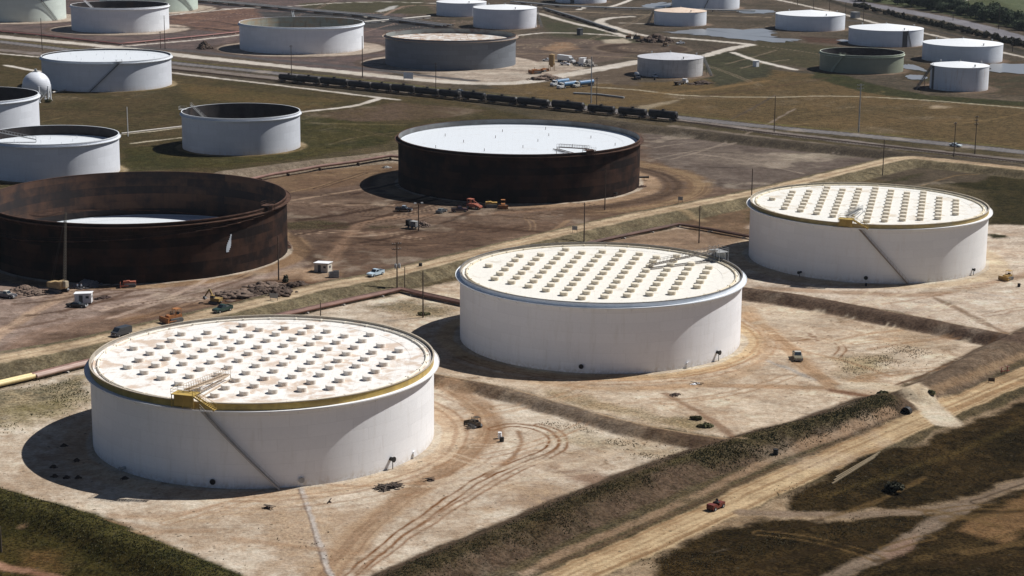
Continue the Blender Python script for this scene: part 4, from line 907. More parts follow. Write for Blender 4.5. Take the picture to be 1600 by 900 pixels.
def cone_tank(key, label, shell_m, roof_m, rise, stair=None, lean=None, strip=None, group='small tanks with cone roofs', seg=80):
    x, y, R, H = TANKS[key]; root = thing('cone_roof_tank', label, 'storage tank', (x, y, 0), 0, group)
    MB().lathe([(R, -.3), (R, H)], seg).build('shell', shell_m, root)
    MB().lathe([(R+.12, H-.12), (R+.12, H+.05), (R-.1, H+.08), (.01, H+rise)], seg).build('cone_roof', roof_m, root)
    for a, q in ((-1.2, .9), (.4, .9), (2.2, .88)):
        v = MB(); v.tube([(R*q*math.cos(a), R*q*math.sin(a), H+rise*(1-q)-.05), (R*q*math.cos(a), R*q*math.sin(a), H+rise*(1-q)+1.1)], .28, 10); v.tube([(R*q*math.cos(a), R*q*math.sin(a), H+rise*(1-q)+1.0), (R*q*math.cos(a), R*q*math.sin(a), H+rise*(1-q)+1.25)], .5, 10); v.build('roof_vent', m_steel, root)
    MB().tube([(0, 0, H+rise-.1), (0, 0, H+rise+.7)], .35, 10).build('roof_vent', m_steel, root)
    if stair: stair_on_shell(root, R, H, stair[0], stair[1], m_grey_dark, z1=H)
    if lean:                     # straight flight standing off the wall
        a, dx, dy = lean; p0 = Vector((R*math.cos(a), R*math.sin(a), H)); p1 = Vector((p0.x+dx, p0.y+dy, .0)); l = MB(); s_ = Vector((-dy, dx, 0)).normalized()*.55
        for k in (-1, 1):
            l.bar(p0+s_*k, p1+s_*k, .16, .36); l.bar(p0+s_*k+Vector((0, 0, 1)), p1+s_*k+Vector((0, 0, 1)), .09)
            for i in range(7): q = p0.lerp(p1, i/6)+s_*k; l.bar(q, q+Vector((0, 0, 1)), .07)
        for i in range(28): q = p0.lerp(p1, (i+.5)/28); l.box(tuple(q), (1.1, 1.1, .05))
        m_ = p0.lerp(p1, .45); l.bar(m_, (m_.x, m_.y, 0), .18)
        l.build('straight_stair', m_grey_dark, root)
    if strip:
        a, wd = strip; s = MB(); s.lathe([(R+.03, .05), (R+.03, H-.15)], 10, a0=a-wd/2/R, a1=a+wd/2/R); s.build('dark_wall_strip', m_grey_dark, root)
    return root
cw = lambda n, R, c=(.70, .73, .77): pale_shell(n, c, R)
cone_tank('N16', 'small white cone roof tank touching the top edge, partly behind its white neighbour', cw('c16', 17.6), m_cone, 1.6)
cone_tank('N17', 'white cone roof tank standing just behind the dark walled tank', cw('c17', 20.9, (.72, .72, .75)), m_cone, 2.0, lean=(.25, 4, -13))
cone_tank('N18', 'white tank at the top edge above the gravel road fork', cw('c18', 19.7), m_cone, 1.5, strip=(pxang('N18', 894), 3.2))
cone_tank('N19', 'small white tank with tan cone roof beside the long pond', cw('c19', 17.6), m_cone_tan, 2.3, lean=(3.05, -5, -9))
cone_tank('N20', 'wide white tank at the top edge behind the tan roofed tank', cw('c20', 25.2), m_cone, 2.0, stair=(pxang('N20', 1099), pxang('N20', 1116)))
cone_tank('N21', 'weathered grey cone roof tank with streaked wall beside parked trucks', shell_mat('c21', (.50, .49, .48), 17.1, course=2.2, plate=6, seam=.3, var=.12, streak=(.25, .22, .2), streak_amt=.8), m_cone_grey, 2.3, lean=(.1, 4, -8))
cone_tank('N22', 'clean white cone roof tank, farthest left of the four at the upper right', cw('c22', 22.8), m_cone, 2.6)
cone_tank('N23', 'white cone roof tank with a dark strip down its wall', cw('c23', 22.5), m_cone, 2.6, strip=(pxang('N23', 1413.5), 3.4), stair=(pxang('N23', 1422), pxang('N23', 1416)))
cone_tank('N24', 'white cone roof tank beside the pond at the right edge', cw('c24', 22.2), m_cone, 2.6)
cone_tank('N26', 'smallest white cone roof tank, nearest of the right cluster, with rust streaks', shell_mat('c26', (.72, .73, .75), 14.2, course=2.3, plate=7, seam=.15, var=.04, streak=(.50, .38, .30), streak_amt=.6), m_cone, 1.9, lean=(3.3, -9, -6), strip=(pxang('N26', 1456.5), 2.4))

# ball shaped pressure tank on legs
bx, by = G(58, 158); s = thing('sphere_tank', 'round white ball tank on legs beside the wide grey white tank', 'pressure tank', (bx, by, 0)); R = 6.3
prof = [(max(.01, R*math.cos(t)), 7.2+R*math.sin(t)) for t in np.linspace(-PI/2, PI/2, 25)]
MB().lathe(prof, 40).build('ball', paint('ball_white', (.66, .68, .72), .5, .06, scale=.3, dirt=(.5, .5, .5)), s)
for i in range(8):
    a = 2*PI*(i+.5)/8; l = MB(); l.tube([(R*.98*math.cos(a), R*.98*math.sin(a), 7.4), (R*.98*math.cos(a), R*.98*math.sin(a), -.1)], .38, 10); l.box((R*.98*math.cos(a), R*.98*math.sin(a), .15), (1.2, 1.2, .4)); l.build('leg', gw, s)
l = MB()
for i in range(8):
    a, b = 2*PI*(i+.5)/8, 2*PI*(i+1.5)/8; l.bar((R*math.cos(a), R*math.sin(a), .6), (R*math.cos(b), R*math.sin(b), 5.4), .12); l.bar((R*math.cos(b), R*math.sin(b), .6), (R*math.cos(a), R*math.sin(a), 5.4), .12)
l.build('cross_braces', gw, s); MB().box((0, 0, 13.6), (2.2, 2.2, .2)).box((0, 0, 14.2), (1, 1, 1)).build('top_valve_deck', m_steel, s)

# ------------------------------------------------------------------ ponds
m_water = bpy.data.materials.new('pond_water'); nt, b = nodes(m_water)
b.inputs['Base Color'].default_value = (.20, .205, .21, 1); b.inputs['Roughness'].default_value = .3; b.inputs['Specular IOR Level'].default_value = .5
gp = N(nt, 'ShaderNodeNewGeometry').outputs['Position']; bump(nt, b, noise(nt, gp, .8, 3), .12, .1)
def pond(px, seed):
    q = resample([p for p in px] + [px[0]], 5)[:-1]; pts = [G(*p) for p in q]; mb = MB(); r_ = random.Random(seed)
    cx = sum(p[0] for p in pts)/len(pts); cy = sum(p[1] for p in pts)/len(pts)
    vs = [(cx, cy, .2)]+[(cx+(p[0]-cx)*r_.uniform(.78, 1.08), cy+(p[1]-cy)*r_.uniform(.78, 1.08), .2) for p in pts]; n = len(pts)
    mb._add(vs, [(0, 1+i, 1+(i+1) % n) for i in range(n)]); o = mb.build('pond', m_water); o['kind'] = 'structure'
for i, px in enumerate([[(1036, 50), (1080, 46), (1130, 45), (1200, 46), (1212, 50), (1215, 58), (1245, 62), (1250, 66), (1205, 66), (1160, 62), (1110, 57), (1070, 54)],
                        [(1000, 10), (1018, 5), (1048, 4), (1050, 11), (1020, 13)], [(1150, 16), (1185, 15), (1215, 18), (1200, 21), (1160, 21)],
                        [(1412, 101), (1425, 101), (1442, 107), (1448, 112), (1430, 110), (1412, 107)], [(1412, 118), (1430, 117), (1448, 120), (1445, 125), (1420, 124)],
                        [(1546, 101), (1575, 99), (1640, 103), (1640, 115), (1580, 115), (1546, 113)], [(1306, 63), (1318, 62), (1330, 64), (1318, 66)]]): pond(px, i)

# ------------------------------------------------------------------ pipelines on sleepers
def pipeline(name, label, px, r, mats, gap=.95, z=.9, every=9.0, group=None):
    w_ = [at(*p) for p in px]; root = thing(name, label, 'pipeline', tuple(w_[0]), 0, group); o = w_[0]
    P = []
    for p, q in zip(w_[:-1], w_[1:]):
        n = max(2, int((q-p).length/6))
        for i in range(n): P.append(p.lerp(q, i/n)-o)
    P.append(w_[-1]-o)
    for p in P: p.z = gz(p.x+o.x, p.y+o.y)-o.z+z
    k = len(mats)
    for j, m in enumerate(mats):
        off = (j-(k-1)/2)*gap; Q = []
        for i, p in enumerate(P):
            d = (P[min(i+1, len(P)-1)]-P[max(i-1, 0)]); d.z = 0; d.normalize(); Q.append(p+Vector((-d.y, d.x, 0))*off)
        MB().tube(Q, r, 12).build('pipe', m, root)
    acc = 0; sup = None; nsup = 0
    for i in range(len(P)-1):
        acc += (P[i+1]-P[i]).length
        if acc > every and nsup < 90:
            acc = 0; d = (P[i+1]-P[i]).normalized(); s = MB(); a = math.atan2(d.y, d.x)
            s.box((0, 0, -(z+r)/2-r*.4), (.35, gap*k+.5, z-r*.6), rz=0); ob = s.build('pipe_support', m_concrete if z < 1 else m_wood, root) if sup is None else None
            if ob is None: ob = sup.copy(); COL.objects.link(ob); ob.parent = root
            sup = sup or ob; ob.location = P[i]; ob.rotation_euler = (0, 0, a); nsup += 1
    return root
m_pr = paint('rust_red_pipe', (.20, .11, .085), .7, .2, scale=.3, dirt=(.14, .08, .06)); m_pp = paint('pink_primer_pipe', (.42, .30, .25), .6, .15, scale=.3, dirt=(.30, .18, .13)); m_py = paint('yellow_coated_pipe', (.72, .58, .30), .5, .08)
m_pd = paint('dark_brown_pipe', (.10, .055, .04), .75, .3, scale=.3)
pipeline('pipeline', 'yellow coated pair of pipes running in from the left edge', [(-60, 620), (0, 605), (52, 593)], .5, [m_py, m_py], 1.2, z=.9)
pipeline('pipeline', 'pinkish pipes side by side going behind the nearest white tank from the yellow ones', [(53, 593), (100, 581), (160, 566), (260, 541)], .42, [m_pp, m_pp, m_pr], 1.0, z=.9)
pipeline('pipeline', 'rust red pipes bent at a corner between the nearest and middle white tanks', [(400, 507), (447, 495), (560, 470), (626, 456), (670, 466), (735, 480)], .36, [m_pr, m_pr, m_pd], .9, z=.8)
pipeline('pipeline', 'dark pipes bent at a corner between the middle and right white tanks', [(900, 388), (950, 377), (1060, 354), (1110, 362), (1190, 377)], .34, [m_pd, m_pd], .95, z=.8)
pipeline('pipeline', 'single large rust brown pipe on posts linking the two rusty tanks', [(390, 287), (425, 279), (500, 266), (560, 258), (610, 250), (640, 251)], .55, [m_pr], 1, z=1.5, every=11)
pipeline('pipeline', 'grey pipe lying on the grass by the tall steel pole', [(896, 147), (935, 149), (975, 154)], .45, [m_steel], 1, z=.5, every=14)
pipeline('pipeline', 'thin pale pipe line crossing the grass to the lone grey tank', [(190, 210), (240, 204), (284, 199)], .3, [m_concrete], 1, z=.4, every=10)
pipeline('pipeline', 'red piping bundle along the bank at the top left', [(-30, 48), (60, 56), (140, 65), (188, 70), (260, 63), (330, 56), (376, 51)], .3, [m_pr, paint('red_pipe', (.32, .10, .10), .6), m_pd], 1.2, z=.7, every=16)
pipeline('pipe_rack', 'wide dark rack of many pipes running past the white open tank at the top', [(300, 2), (400, 11), (480, 19), (560, 26), (660, 39), (700, 44)], .38, [m_steel, m_grey_dark, m_steel, m_pd, m_grey_dark, m_steel, m_grey_dark], 1.5, z=1.8, every=15)
pipeline('pipe_rack', 'dark pipe pair along the ditch right of the white cone roof tank at the top', [(850, 15), (900, 30), (962, 50)], .5, [m_grey_dark, m_steel], 1.5, z=1.2, every=16)
pipeline('pipe_rack', 'grey pipe rack crossing the far field at the very top', [(800, 5), (880, 12), (960, 15), (1100, 18), (1180, 20)], .45, [m_steel, m_grey_dark, m_steel], 1.6, z=1.4, every=16)
pipeline('pipeline', 'pale pipe from the rim corner of the white open tank towards the top', [(569, 37), (620, 33), (672, 28)], .6, [m_concrete], 1, z=1.2, every=16)
pipeline('pipeline', 'white pipe stub beside the round ball tank', [(82, 146), (103, 142)], .4, [m_concrete], 1, z=.5)

# ------------------------------------------------------------------ poles
def pole(px, py, top, label, arms=0, trans=False, lamp=False, mat=None, r=.17, steel=False, azi=.4, group=None, armlen=2.6):
    p = at(px, py); s = px_per_m(p.x, p.y, p.z); h = (py-top)/s/.975; mat = mat or m_wood
    root = thing('lamp_pole' if lamp else 'utility_pole', label, 'pole', (p.x, p.y, p.z), azi, group)
    MB().tube([(0, 0, -.4), (0, 0, h)], r*1.15, 10, r2=r*.75).build('pole_shaft', mat, root)
    for k in range(arms):
        z = h-.5-k*1.4; c = MB(); c.box((0, .2, z), (armlen, .13, .16)); c.bar((-.8, .2, z-.05), (0, .1, z-.75), .05); c.bar((.8, .2, z-.05), (0, .1, z-.75), .05); a = c.build('crossarm', mat, root); i_ = MB()
        for q in (-1.15, -.5, .5, 1.15): i_.tube([(q*armlen/2.6, .2, z+.08), (q*armlen/2.6, .2, z+.32)], .08, 8)
        i_.build('insulators', m_steel, a)
    if trans:
        for q in (-.5, .5):
            t = MB(); t.tube([(q, -.38, h*.44), (q, -.38, h*.44+1.15)], .36, 14); t.tube([(q, -.38, h*.44+1.15), (q, -.38, h*.44+1.4)], .1, 8); t.bar((q, -.38, h*.44+.6), (0, 0, h*.44+.6), .08); t.build('transformer', m_steel, root)
    if lamp:
        l = MB(); l.bar((0, 0, h-.1), (.9, 0, h+.1), .1); l.bar((0, 0, h-.1), (-.9, 0, h+.1), .1); l.build('lamp_arm', mat, root)
        for q in (-1, 1): MB().box((q*1.1, 0, h+.1), (.9, .6, .28), taper=.7).build('lamp_head', m_steel, root)
    return root
LN = 'dark pole beside the service road bank'
pole(620.5, 450, 379, 'tall pole with two crossarms and transformers near the pale blue pickup', 2, trans=True)
pole(632.5, 455, 417, 'short bare pole just right of the one with transformers', 0, r=.13)
pole(661, 496, 423, 'bare pole rising from the pipe corner between the near and middle tanks')
pole(501, 497, 472, 'short bare pole just behind the nearest white tank', r=.13)
pole(435.5, 438, 369, 'bare pole standing in front of the left rusty tank')
pole(654, 361, 318, 'floodlight pole beside the dark trailer on the bare ground', lamp=True)
pole(945, 328, 263, 'bare pole against the lit side of the central rusty tank')
pole(912.5, 378, 317, 'bare pole beside the road just behind the middle white tank')
pole(1092, 380, 322, 'bare pole in the dirt between the middle and right white tanks')
pole(1174.5, 305, 264, 'bare pole at the road left of the right white tank')
pole(1379, 274, 219, 'bare pole on the bank behind the right white tank', 0)
pole(1490, 248, 192, 'pole with one small arm beside the railway at the right', 1, armlen=1.2)
pole(1523, 241, 182, 'pole with three crossarms near the right edge past the highway car', 3, armlen=1.6)
pole(1341.5, 207, 133, 'tall steel pole with double arms in the golden field', 2, mat=m_steel, r=.26, armlen=3.4)
pole(1209.5, 206, 151, 'pole at the left end of the golden field by the road', 0)
pole(923.5, 161, 90, 'tall grey steel pole by the blue tanker lorries', 0, mat=m_steel, r=.26)
pole(932, 174, 122, 'dark pole rising behind the black rail cars', 1, armlen=1.4)
pole(681, 148, 99, 'pole with twin arms behind the black rail cars, left of the highway car', 2, armlen=1.8)
pole(566.5, 121, 58, 'tall dark pole in front of the white open tank edge', 0, r=.24)
pole(455.5, 120, 72, 'thin dark pole before the white open tank with green inside', 1, armlen=1.4)
pole(258, 77, 26, 'tall mast beside the wide grey white tank', 0, r=.2)
pole(251, 76, 50, 'shorter dark pole left of the tall mast', 1, armlen=1.2)
pole(66, 79, 30, 'dark pole left of the wide grey white tank', 0, r=.2)
pole(200, 213, 168, 'slim white pole alone in the left grass', mat=m_white, r=.16)
pole(2, 863, 822, 'dark post in the grass at the lower left edge')
for i, (a, b, t, l) in enumerate([(1512, 26, -6, 'tall dark pole among the trees by the highway, left one'), (1560, 46, 8, 'tall dark pole among the trees by the highway, right one'), (1582, 81, 60, 'pole beside the far pale road at the right edge'),
        (1489, 32, 20, 'small pole on the highway verge left of the tall tree poles'), (1321, 26, 4, 'pole between the two left white cone tanks at the upper right'), (1349, 34, 16, 'pole just right of the small grey hut'),
        (1296, 17, 0, 'pole behind the leftmost white cone tank, right one'), (1271, 15, 1, 'pole behind the leftmost white cone tank, middle one'), (1246, 8, -3, 'pole behind the leftmost white cone tank, left one')]):
    pole(a, b, t, l, 1, armlen=1.6, r=.2)

# ------------------------------------------------------------------ railway: rails, sleepers and the black tank cars
def rails(px, label):
    P = [Vector((*G(*p), 0)) for p in resample(px, 8)]; root = thing('railway_track', label, 'railway track', tuple(P[0])); o = P[0]; s = MB(); tot = 0
    L = [MB(), MB()]
    for p, q in zip(P[:-1], P[1:]):
        d = (q-p).normalized(); n = Vector((-d.y, d.x, 0))
        for k, sg in ((0, -1), (1, 1)): L[k].bar(p-o+n*sg*.75+Vector((0, 0, .52)), q-o+n*sg*.75+Vector((0, 0, .52)), .09, .16)
        m = int((q-p).length/1.3)
        for i in range(m): c = p.lerp(q, i/m)-o; s.box((c.x, c.y, .35), (.26, 2.6, .2), rz=math.atan2(d.y, d.x))
    for l in L: l.build('rail', m_rim_rust, root)
    so = s.build('sleepers', m_wood, root); so['kind'] = 'stuff'
rails([(120, 95), (262, 109), (430, 127), (640, 148), (860, 171), (1053, 190), (1200, 209), (1400, 232), (1600, 255), (1700, 266)], 'railway track running behind the central rusty tank under the black rail cars')
tcar = thing('tank_car', 'x', 'rail tank car', (0, 0, 0)); m_car = paint('sooty_black_paint', (.020, .019, .019), .55, .3, scale=.6, dirt=(.05, .04, .035))
hb = MB(); L_ = 6.15; rc = 1.5
hb.tube([(-L_, 0, 2.6), (-L_+.02, 0, 2.6), (L_-.02, 0, 2.6), (L_, 0, 2.6)], rc, 24)
for s_ in (-1, 1): hb.tube([(s_*L_, 0, 2.6), (s_*(L_+.25), 0, 2.6), (s_*(L_+.42), 0, 2.6)], rc*.98, 20, r2=rc*.55)
hb.build('tank_barrel', m_car, tcar)
dm = MB(); dm.tube([(0, 0, 3.7), (0, 0, 4.45)], .62, 16); dm.tube([(0, 0, 4.45), (0, 0, 4.62)], .45, 14); dm.build('dome', m_car, tcar)
uf = MB(); uf.box((0, 0, 1.15), (13.0, .7, .32)); uf.box((0, 1.25, 1.2), (12.4, .12, .18)); uf.box((0, -1.25, 1.2), (12.4, .12, .18))
for s_ in (-1, 1): uf.box((s_*6.3, 0, 1.2), (.35, 2.8, .35)); uf.box((s_*4.3, 0, 1.5), (.6, 2.2, .6)); uf.box((s_*6.85, 0, 1.05), (.7, .3, .3))
uf.build('underframe', m_car, tcar)
pw = MB(); pw.box((0, 0, 3.78), (3.2, 2.1, .07)); railing(pw, [(-1.6, 1.0, 3.8), (1.6, 1.0, 3.8)], .8); railing(pw, [(-1.6, -1.0, 3.8), (1.6, -1.0, 3.8)], .8); pw.bar((.5, -1.5, 1.2), (.5, -1.05, 3.8), .06); pw.bar((.9, -1.4, 1.2), (.9, -1.05, 3.8), .06); pw.build('dome_platform', m_car, tcar)
for s_ in (-1, 1):
    bg_ = MB(); bg_.box((s_*4.5, .98, .72), (2.5, .22, .35)); bg_.box((s_*4.5, -.98, .72), (2.5, .22, .35)); bg_.box((s_*4.5, 0, .78), (.5, 2.0, .3)); bo = bg_.build('bogie', m_grey_dark, tcar)
    for q in (-.85, .85):
        for y_ in (-.75, .75): MB().tube([(s_*4.5+q, y_-.07, .56+.0), (s_*4.5+q, y_+.07, .56)], .44, 16).build('wheel', m_rim_rust, bo)
for o in [tcar]: pass
spans = [(432, 460), (461, 494), (496, 538), (541, 575), (577, 606), (608, 642), (645, 680), (682, 713), (716, 752), (755, 803), (805, 853), (857, 908), (914, 955), (961, 1004), (1009, 1052)]
tline = [Vector((*G(*p), 0)) for p in resample([(420, 126), (640, 148), (860, 171), (1060, 191)], 30)]
def on_track(px):
    best = None
    for p, q in zip(tline[:-1], tline[1:]):
        for t in (0, .25, .5, .75):
            c = p.lerp(q, t); zz = 2.4-CAM_H; fw = c.y*cp-zz*sp_; sx = 800+F_PX*c.x/fw*cr
            if best is None or abs(sx-px) < best[0]: best = (abs(sx-px), c, q-p)
    return best[1], best[2]
ordn = ['first (leftmost)', 'second', 'third', 'fourth', 'fifth', 'sixth', 'seventh', 'eighth', 'ninth', 'tenth', 'eleventh', 'twelfth', 'thirteenth', 'fourteenth', 'last (rightmost)']
for i, (a, b) in enumerate(spans):
    c, d = on_track((a+b)/2+3); c0, _ = on_track(a+3); c1, _ = on_track(b+3); ln = (c1-c0).length
    lab = ordn[i] + ' black tank car of the long train, counted from the left' if i not in (0, 14) else ordn[i] + ' black tank car of the long train'
    loc = (c.x, c.y, .6-.56+.12); rz = math.atan2(d.y, d.x); sc = max(.74, min(1.3, (ln+.6)/13.6)); ext = (sc, 1.0+.1*(i % 3 == 1), .97+.05*((i*7) % 3))
    if i == 0: tcar.location = loc; tcar.rotation_euler = (0, 0, rz); tcar.scale = ext; tcar['label'] = lab; tcar['group'] = 'black tank cars of the train'
    else: dup(tcar, loc, rz, lab, 'black tank cars of the train', ext)

# ------------------------------------------------------------------ vehicles
def wheel(root, x, y, r=.37, w_=.24, rim=None):
    t = MB().tube([(x, y-w_/2, r), (x, y+w_/2, r)], r, 18).build('wheel', m_rubber, root); MB().tube([(x, y-w_/2-.012, r), (x, y+w_/2+.012, r)], r*.55, 12).build('rim', rim or m_steel, t)
def vehicle(kind, label, px, py, to, col, cat=None, group=None, roofcol=None, camper=False):
    p = at(px, py); root = thing({'pickup': 'pickup_truck', 'sedan': 'parked_car', 'van': 'parked_van'}[kind], label, cat or {'pickup': 'pickup truck', 'sedan': 'car', 'van': 'van'}[kind], (p.x, p.y, p.z), yaw_to(p, *to), group)
    m = paint('car_paint_%02x%02x%02x' % tuple(int(255*c) for c in col), col, .3, .04, spec=.5); mr = paint('car_roof_%02x' % int(255*roofcol[0]), roofcol, .3, .04) if roofcol else m
    b = MB(); g = MB()
    if kind == 'pickup':
        b.prism([(-2.6, .42), (-2.65, 1.0), (-.62, 1.02), (-.6, 1.12), (1.15, 1.12), (2.5, 1.02), (2.68, .85), (2.68, .42), (2.2, .42), (2.1, .75), (1.3, .75), (1.2, .42), (-1.2, .42), (-1.3, .75), (-2.1, .75), (-2.2, .42)], -.95, .95, None)
        bed = MB().box((-1.62, 0, 1.03), (1.85, 1.6, .03)).build('truck_bed', m_grey_dark, root)
        for y_ in (-.9, .9): b.box((-1.62, y_, 1.17), (2.04, .1, .3))
        b.box((-2.6, 0, 1.17), (.1, 1.88, .3))
        MB().prism([(-.6, 1.13), (-.5, 1.86), (.42, 1.88), (1.08, 1.13)], -.86, .86, [0, .14, .14, 0]).build('cab', mr, root)
        g.prism([(-.615, 1.25), (-.535, 1.76), (-.50, 1.76), (-.56, 1.25)], -.72, .72); g.prism([(.50, 1.80), (1.0, 1.24), (1.06, 1.24), (.54, 1.80)], -.72, .72)
        g.prism([(-.45, 1.22), (-.38, 1.76), (.36, 1.76), (.86, 1.22)], -.875, .875, [.0, .10, .10, .0])
        if camper: MB().box((-1.6, 0, 1.55), (2.0, 1.8, .9), taper=.94).build('camper_shell', mr, root)
        wx_ = (-1.7, 1.7)
    elif kind == 'sedan':
        b.prism([(-2.5, .35), (-2.55, .85), (-1.6, .95), (1.0, .95), (2.4, .82), (2.5, .35)], -.92, .92)
        MB().prism([(-1.7, .94), (-1.05, 1.38), (.2, 1.40), (.95, .94)], -.82, .82, [0, .16, .16, 0]).build('cabin', mr, root)
        g.prism([(-1.55, 1.0), (-1.0, 1.32), (.15, 1.34), (.78, 1.0)], -.835, .835, [0, .12, .12, 0]); g.prism([(.30, 1.36), (.92, .98), (.98, .98), (.34, 1.39)], -.66, .66); g.prism([(-1.66, .98), (-1.1, 1.36), (-1.14, 1.37), (-1.72, .98)], -.66, .66)
        wx_ = (-1.55, 1.55)
    else:
        b.prism([(-2.5, .4), (-2.5, 1.95), (-2.3, 2.05), (1.2, 2.05), (1.9, 1.3), (2.45, 1.1), (2.5, .4)], -.98, .98)
        g.prism([(1.25, 1.98), (1.88, 1.34), (1.94, 1.36), (1.31, 2.0)], -.85, .85); g.prism([(-.2, 1.3), (-.2, 1.85), (1.1, 1.85), (1.6, 1.3)], -.99, .99); g.prism([(-2.52, 1.3), (-2.52, 1.85), (-2.49, 1.85), (-2.49, 1.3)], -.7, .7)
        wx_ = (-1.6, 1.6)
    b.build('body', m, root); g.build('windows', m_glass, root)
    for x_ in wx_:
        for y_ in (-.84, .84): wheel(root, x_, y_)
    bm_ = MB(); bm_.box((wx_[1]+.98, 0, .5), (.12, 1.8, .16)); bm_.box((-(abs(wx_[0])+.98), 0, .5), (.12, 1.8, .16)); bm_.build('bumpers', m_steel, root)
    for y_ in (-.66, .66): MB().box((wx_[1]+.93, y_, .74), (.1, .28, .16)).build('headlight', m_white, root)
    return root
vehicle('pickup', 'pale blue and white pickup on the service road near the transformer pole', 587, 431, (560, 438), (.50, .62, .70))
vehicle('pickup', 'tan pickup with white cab roof on the pale ground right of the middle tank', 1246, 561, (1262, 596), (.20, .175, .12), roofcol=(.5, .48, .42))
vehicle('pickup', 'dark pickup with open door, left of the row by the central rusty tank', 631, 330, (660, 331), (.035, .035, .045), roofcol=(.30, .34, .38))
vehicle('sedan', 'small dark car second in the row by the central rusty tank', 690, 332, (712, 324), (.05, .055, .06), roofcol=(.20, .21, .20))
vehicle('pickup', 'dark maroon pickup in front of the orange red welding rig', 718, 331, (750, 330), (.055, .035, .05))
vehicle('sedan', 'dark car parked in front of the white office trailer', 121, 480, (140, 481), (.03, .032, .035), roofcol=(.035, .035, .04))
vehicle('pickup', 'grey pickup at the left edge below the rusty tank', 10, 465, (40, 468), (.16, .16, .17), roofcol=(.5, .5, .5))
vehicle('pickup', 'dark green pickup with rack on the service road behind the nearest tank', 348, 487, (310, 496), (.03, .06, .05))
vehicle('van', 'dark van on the road half hidden by the nearest tank rim', 190, 524, (160, 532), (.05, .055, .06))
vehicle('sedan', 'dark car driving on the highway behind the train', 719, 144, (760, 149), (.04, .04, .045), roofcol=(.35, .36, .38))
vehicle('sedan', 'white car driving on the highway near the right edge', 1493, 229, (1540, 235), (.60, .68, .70))
vehicle('pickup', 'white pickup parked in front of the white lorry trailer', 883, 102, (905, 103), (.62, .62, .64))
vehicle('pickup', 'small white pickup left of the yellow silo', 855, 96, (840, 95), (.62, .62, .62))
vehicle('pickup', 'dark pickup at the right end of the white lorry trailer', 902, 102, (915, 103), (.05, .05, .05))
vehicle('pickup', 'white pickup beyond the ring shaped dig', 1063, 69, (1045, 70), (.66, .66, .66))
vehicle('pickup', 'white pickup parked against the weathered grey tank', 1023, 121, (1032, 124), (.64, .64, .64))

def lorry(label, px, py, to, cabcol, kind, col, name='tanker_lorry', cat='tanker truck', group=None, ln=9.5):
    p = at(px, py); root = thing(name, label, cat, (p.x, p.y, p.z), yaw_to(p, *to), group); mc = paint('lorry_cab_%d' % int(cabcol[2]*255), cabcol, .35, .05); mt = paint('lorry_load_%d_%d' % (int(col[0]*255), int(col[2]*255)), col, .4, .06)
    MB().prism([(ln*.5-.2, .6), (ln*.5-.2, 2.7), (ln*.5+.1, 2.85), (ln*.5+1.2, 2.75), (ln*.5+1.5, 1.75), (ln*.5+2.9, 1.6), (ln*.5+3.0, .6)], -1.1, 1.1).build('cab', mc, root)
    g = MB(); g.prism([(ln*.5+1.24, 2.62), (ln*.5+1.5, 1.85), (ln*.5+1.56, 1.85), (ln*.5+1.30, 2.66)], -.95, .95); g.box((ln*.5+.75, 0, 2.2), (.9, 2.22, .6)); g.build('windows', m_glass, root)
    MB().box((0, 0, .95), (ln+.6, .9, .25)).build('chassis', m_grey_dark, root)
    t = MB()
    if kind == 'tank':
        t.tube([(-ln/2, 0, 2.1), (-ln/2+.35, 0, 2.1)], .75, 20, r2=1.12); t.tube([(-ln/2+.35, 0, 2.1), (ln/2-.75, 0, 2.1)], 1.12, 22); t.tube([(ln/2-.75, 0, 2.1), (ln/2-.4, 0, 2.1)], 1.12, 20, r2=.75); t.build('tank', mt, root)
        h = MB(); [h.tube([(q, 0, 3.15), (q, 0, 3.4)], .3, 12) for q in (-ln*.25, ln*.2)]; h.box((0, .5, 3.2), (ln*.8, .4, .05)); h.build('hatches', m_steel, root)
    else: t.box((-.1, 0, 2.5), (ln, 2.4, 2.7)); t.build('box_trailer', mt, root)
    for x_ in (-ln/2+.9, -ln/2+2.1, ln/2-.9, ln/2+2.3):
        for y_ in (-1.0, 1.0): wheel(root, x_, y_, .5, .3)
    return root
lorry('blue tanker with white cab, leftmost at the gravel lay-by', 878, 133, (862, 135), (.70, .71, .71), 'tank', (.13, .24, .38), group='blue tanker lorries')
lorry('blue tanker with white cab in the middle of the blue trio', 889, 137, (872, 139), (.72, .72, .70), 'tank', (.11, .22, .36), group='blue tanker lorries')
lorry('long blue tanker at the right end of the blue trio', 915, 135, (898, 137), (.66, .64, .56), 'tank', (.10, .20, .34), group='blue tanker lorries', ln=11)
lorry('white box lorry trailer beside the yellow silo', 882, 97, (930, 103), (.6, .6, .6), 'box', (.64, .65, .66), 'box_lorry', 'truck')
lorry('dark blue grey tank lorry at the foot of the weathered grey tank', 995, 123, (1003, 130), (.05, .055, .07), 'tank', (.10, .12, .16), ln=7)
def flat_lorry(label, px, py, to):
    p = at(px, py); root = thing('tipper_lorry', label, 'truck', (p.x, p.y, p.z), yaw_to(p, *to))
    MB().prism([(3.2, .6), (3.2, 2.6), (4.6, 2.6), (5.0, 1.7), (5.6, 1.6), (5.6, .6)], -1.1, 1.1).build('cab', m_white, root); MB().box((4.1, 0, 2.15), (.9, 2.22, .6)).build('windows', m_glass, root)
    MB().prism([(-5, 1.0), (-5.6, 1.8), (-5.2, 1.9), (2.8, 1.7), (2.8, 1.0)], -1.15, 1.15).build('load_bed', paint('dark_brown_bed', (.06, .045, .035), .7), root)
    for x_ in (-4, -2.8, 1.6, 4.6):
        for y_ in (-1, 1): wheel(root, x_, y_, .5, .3)
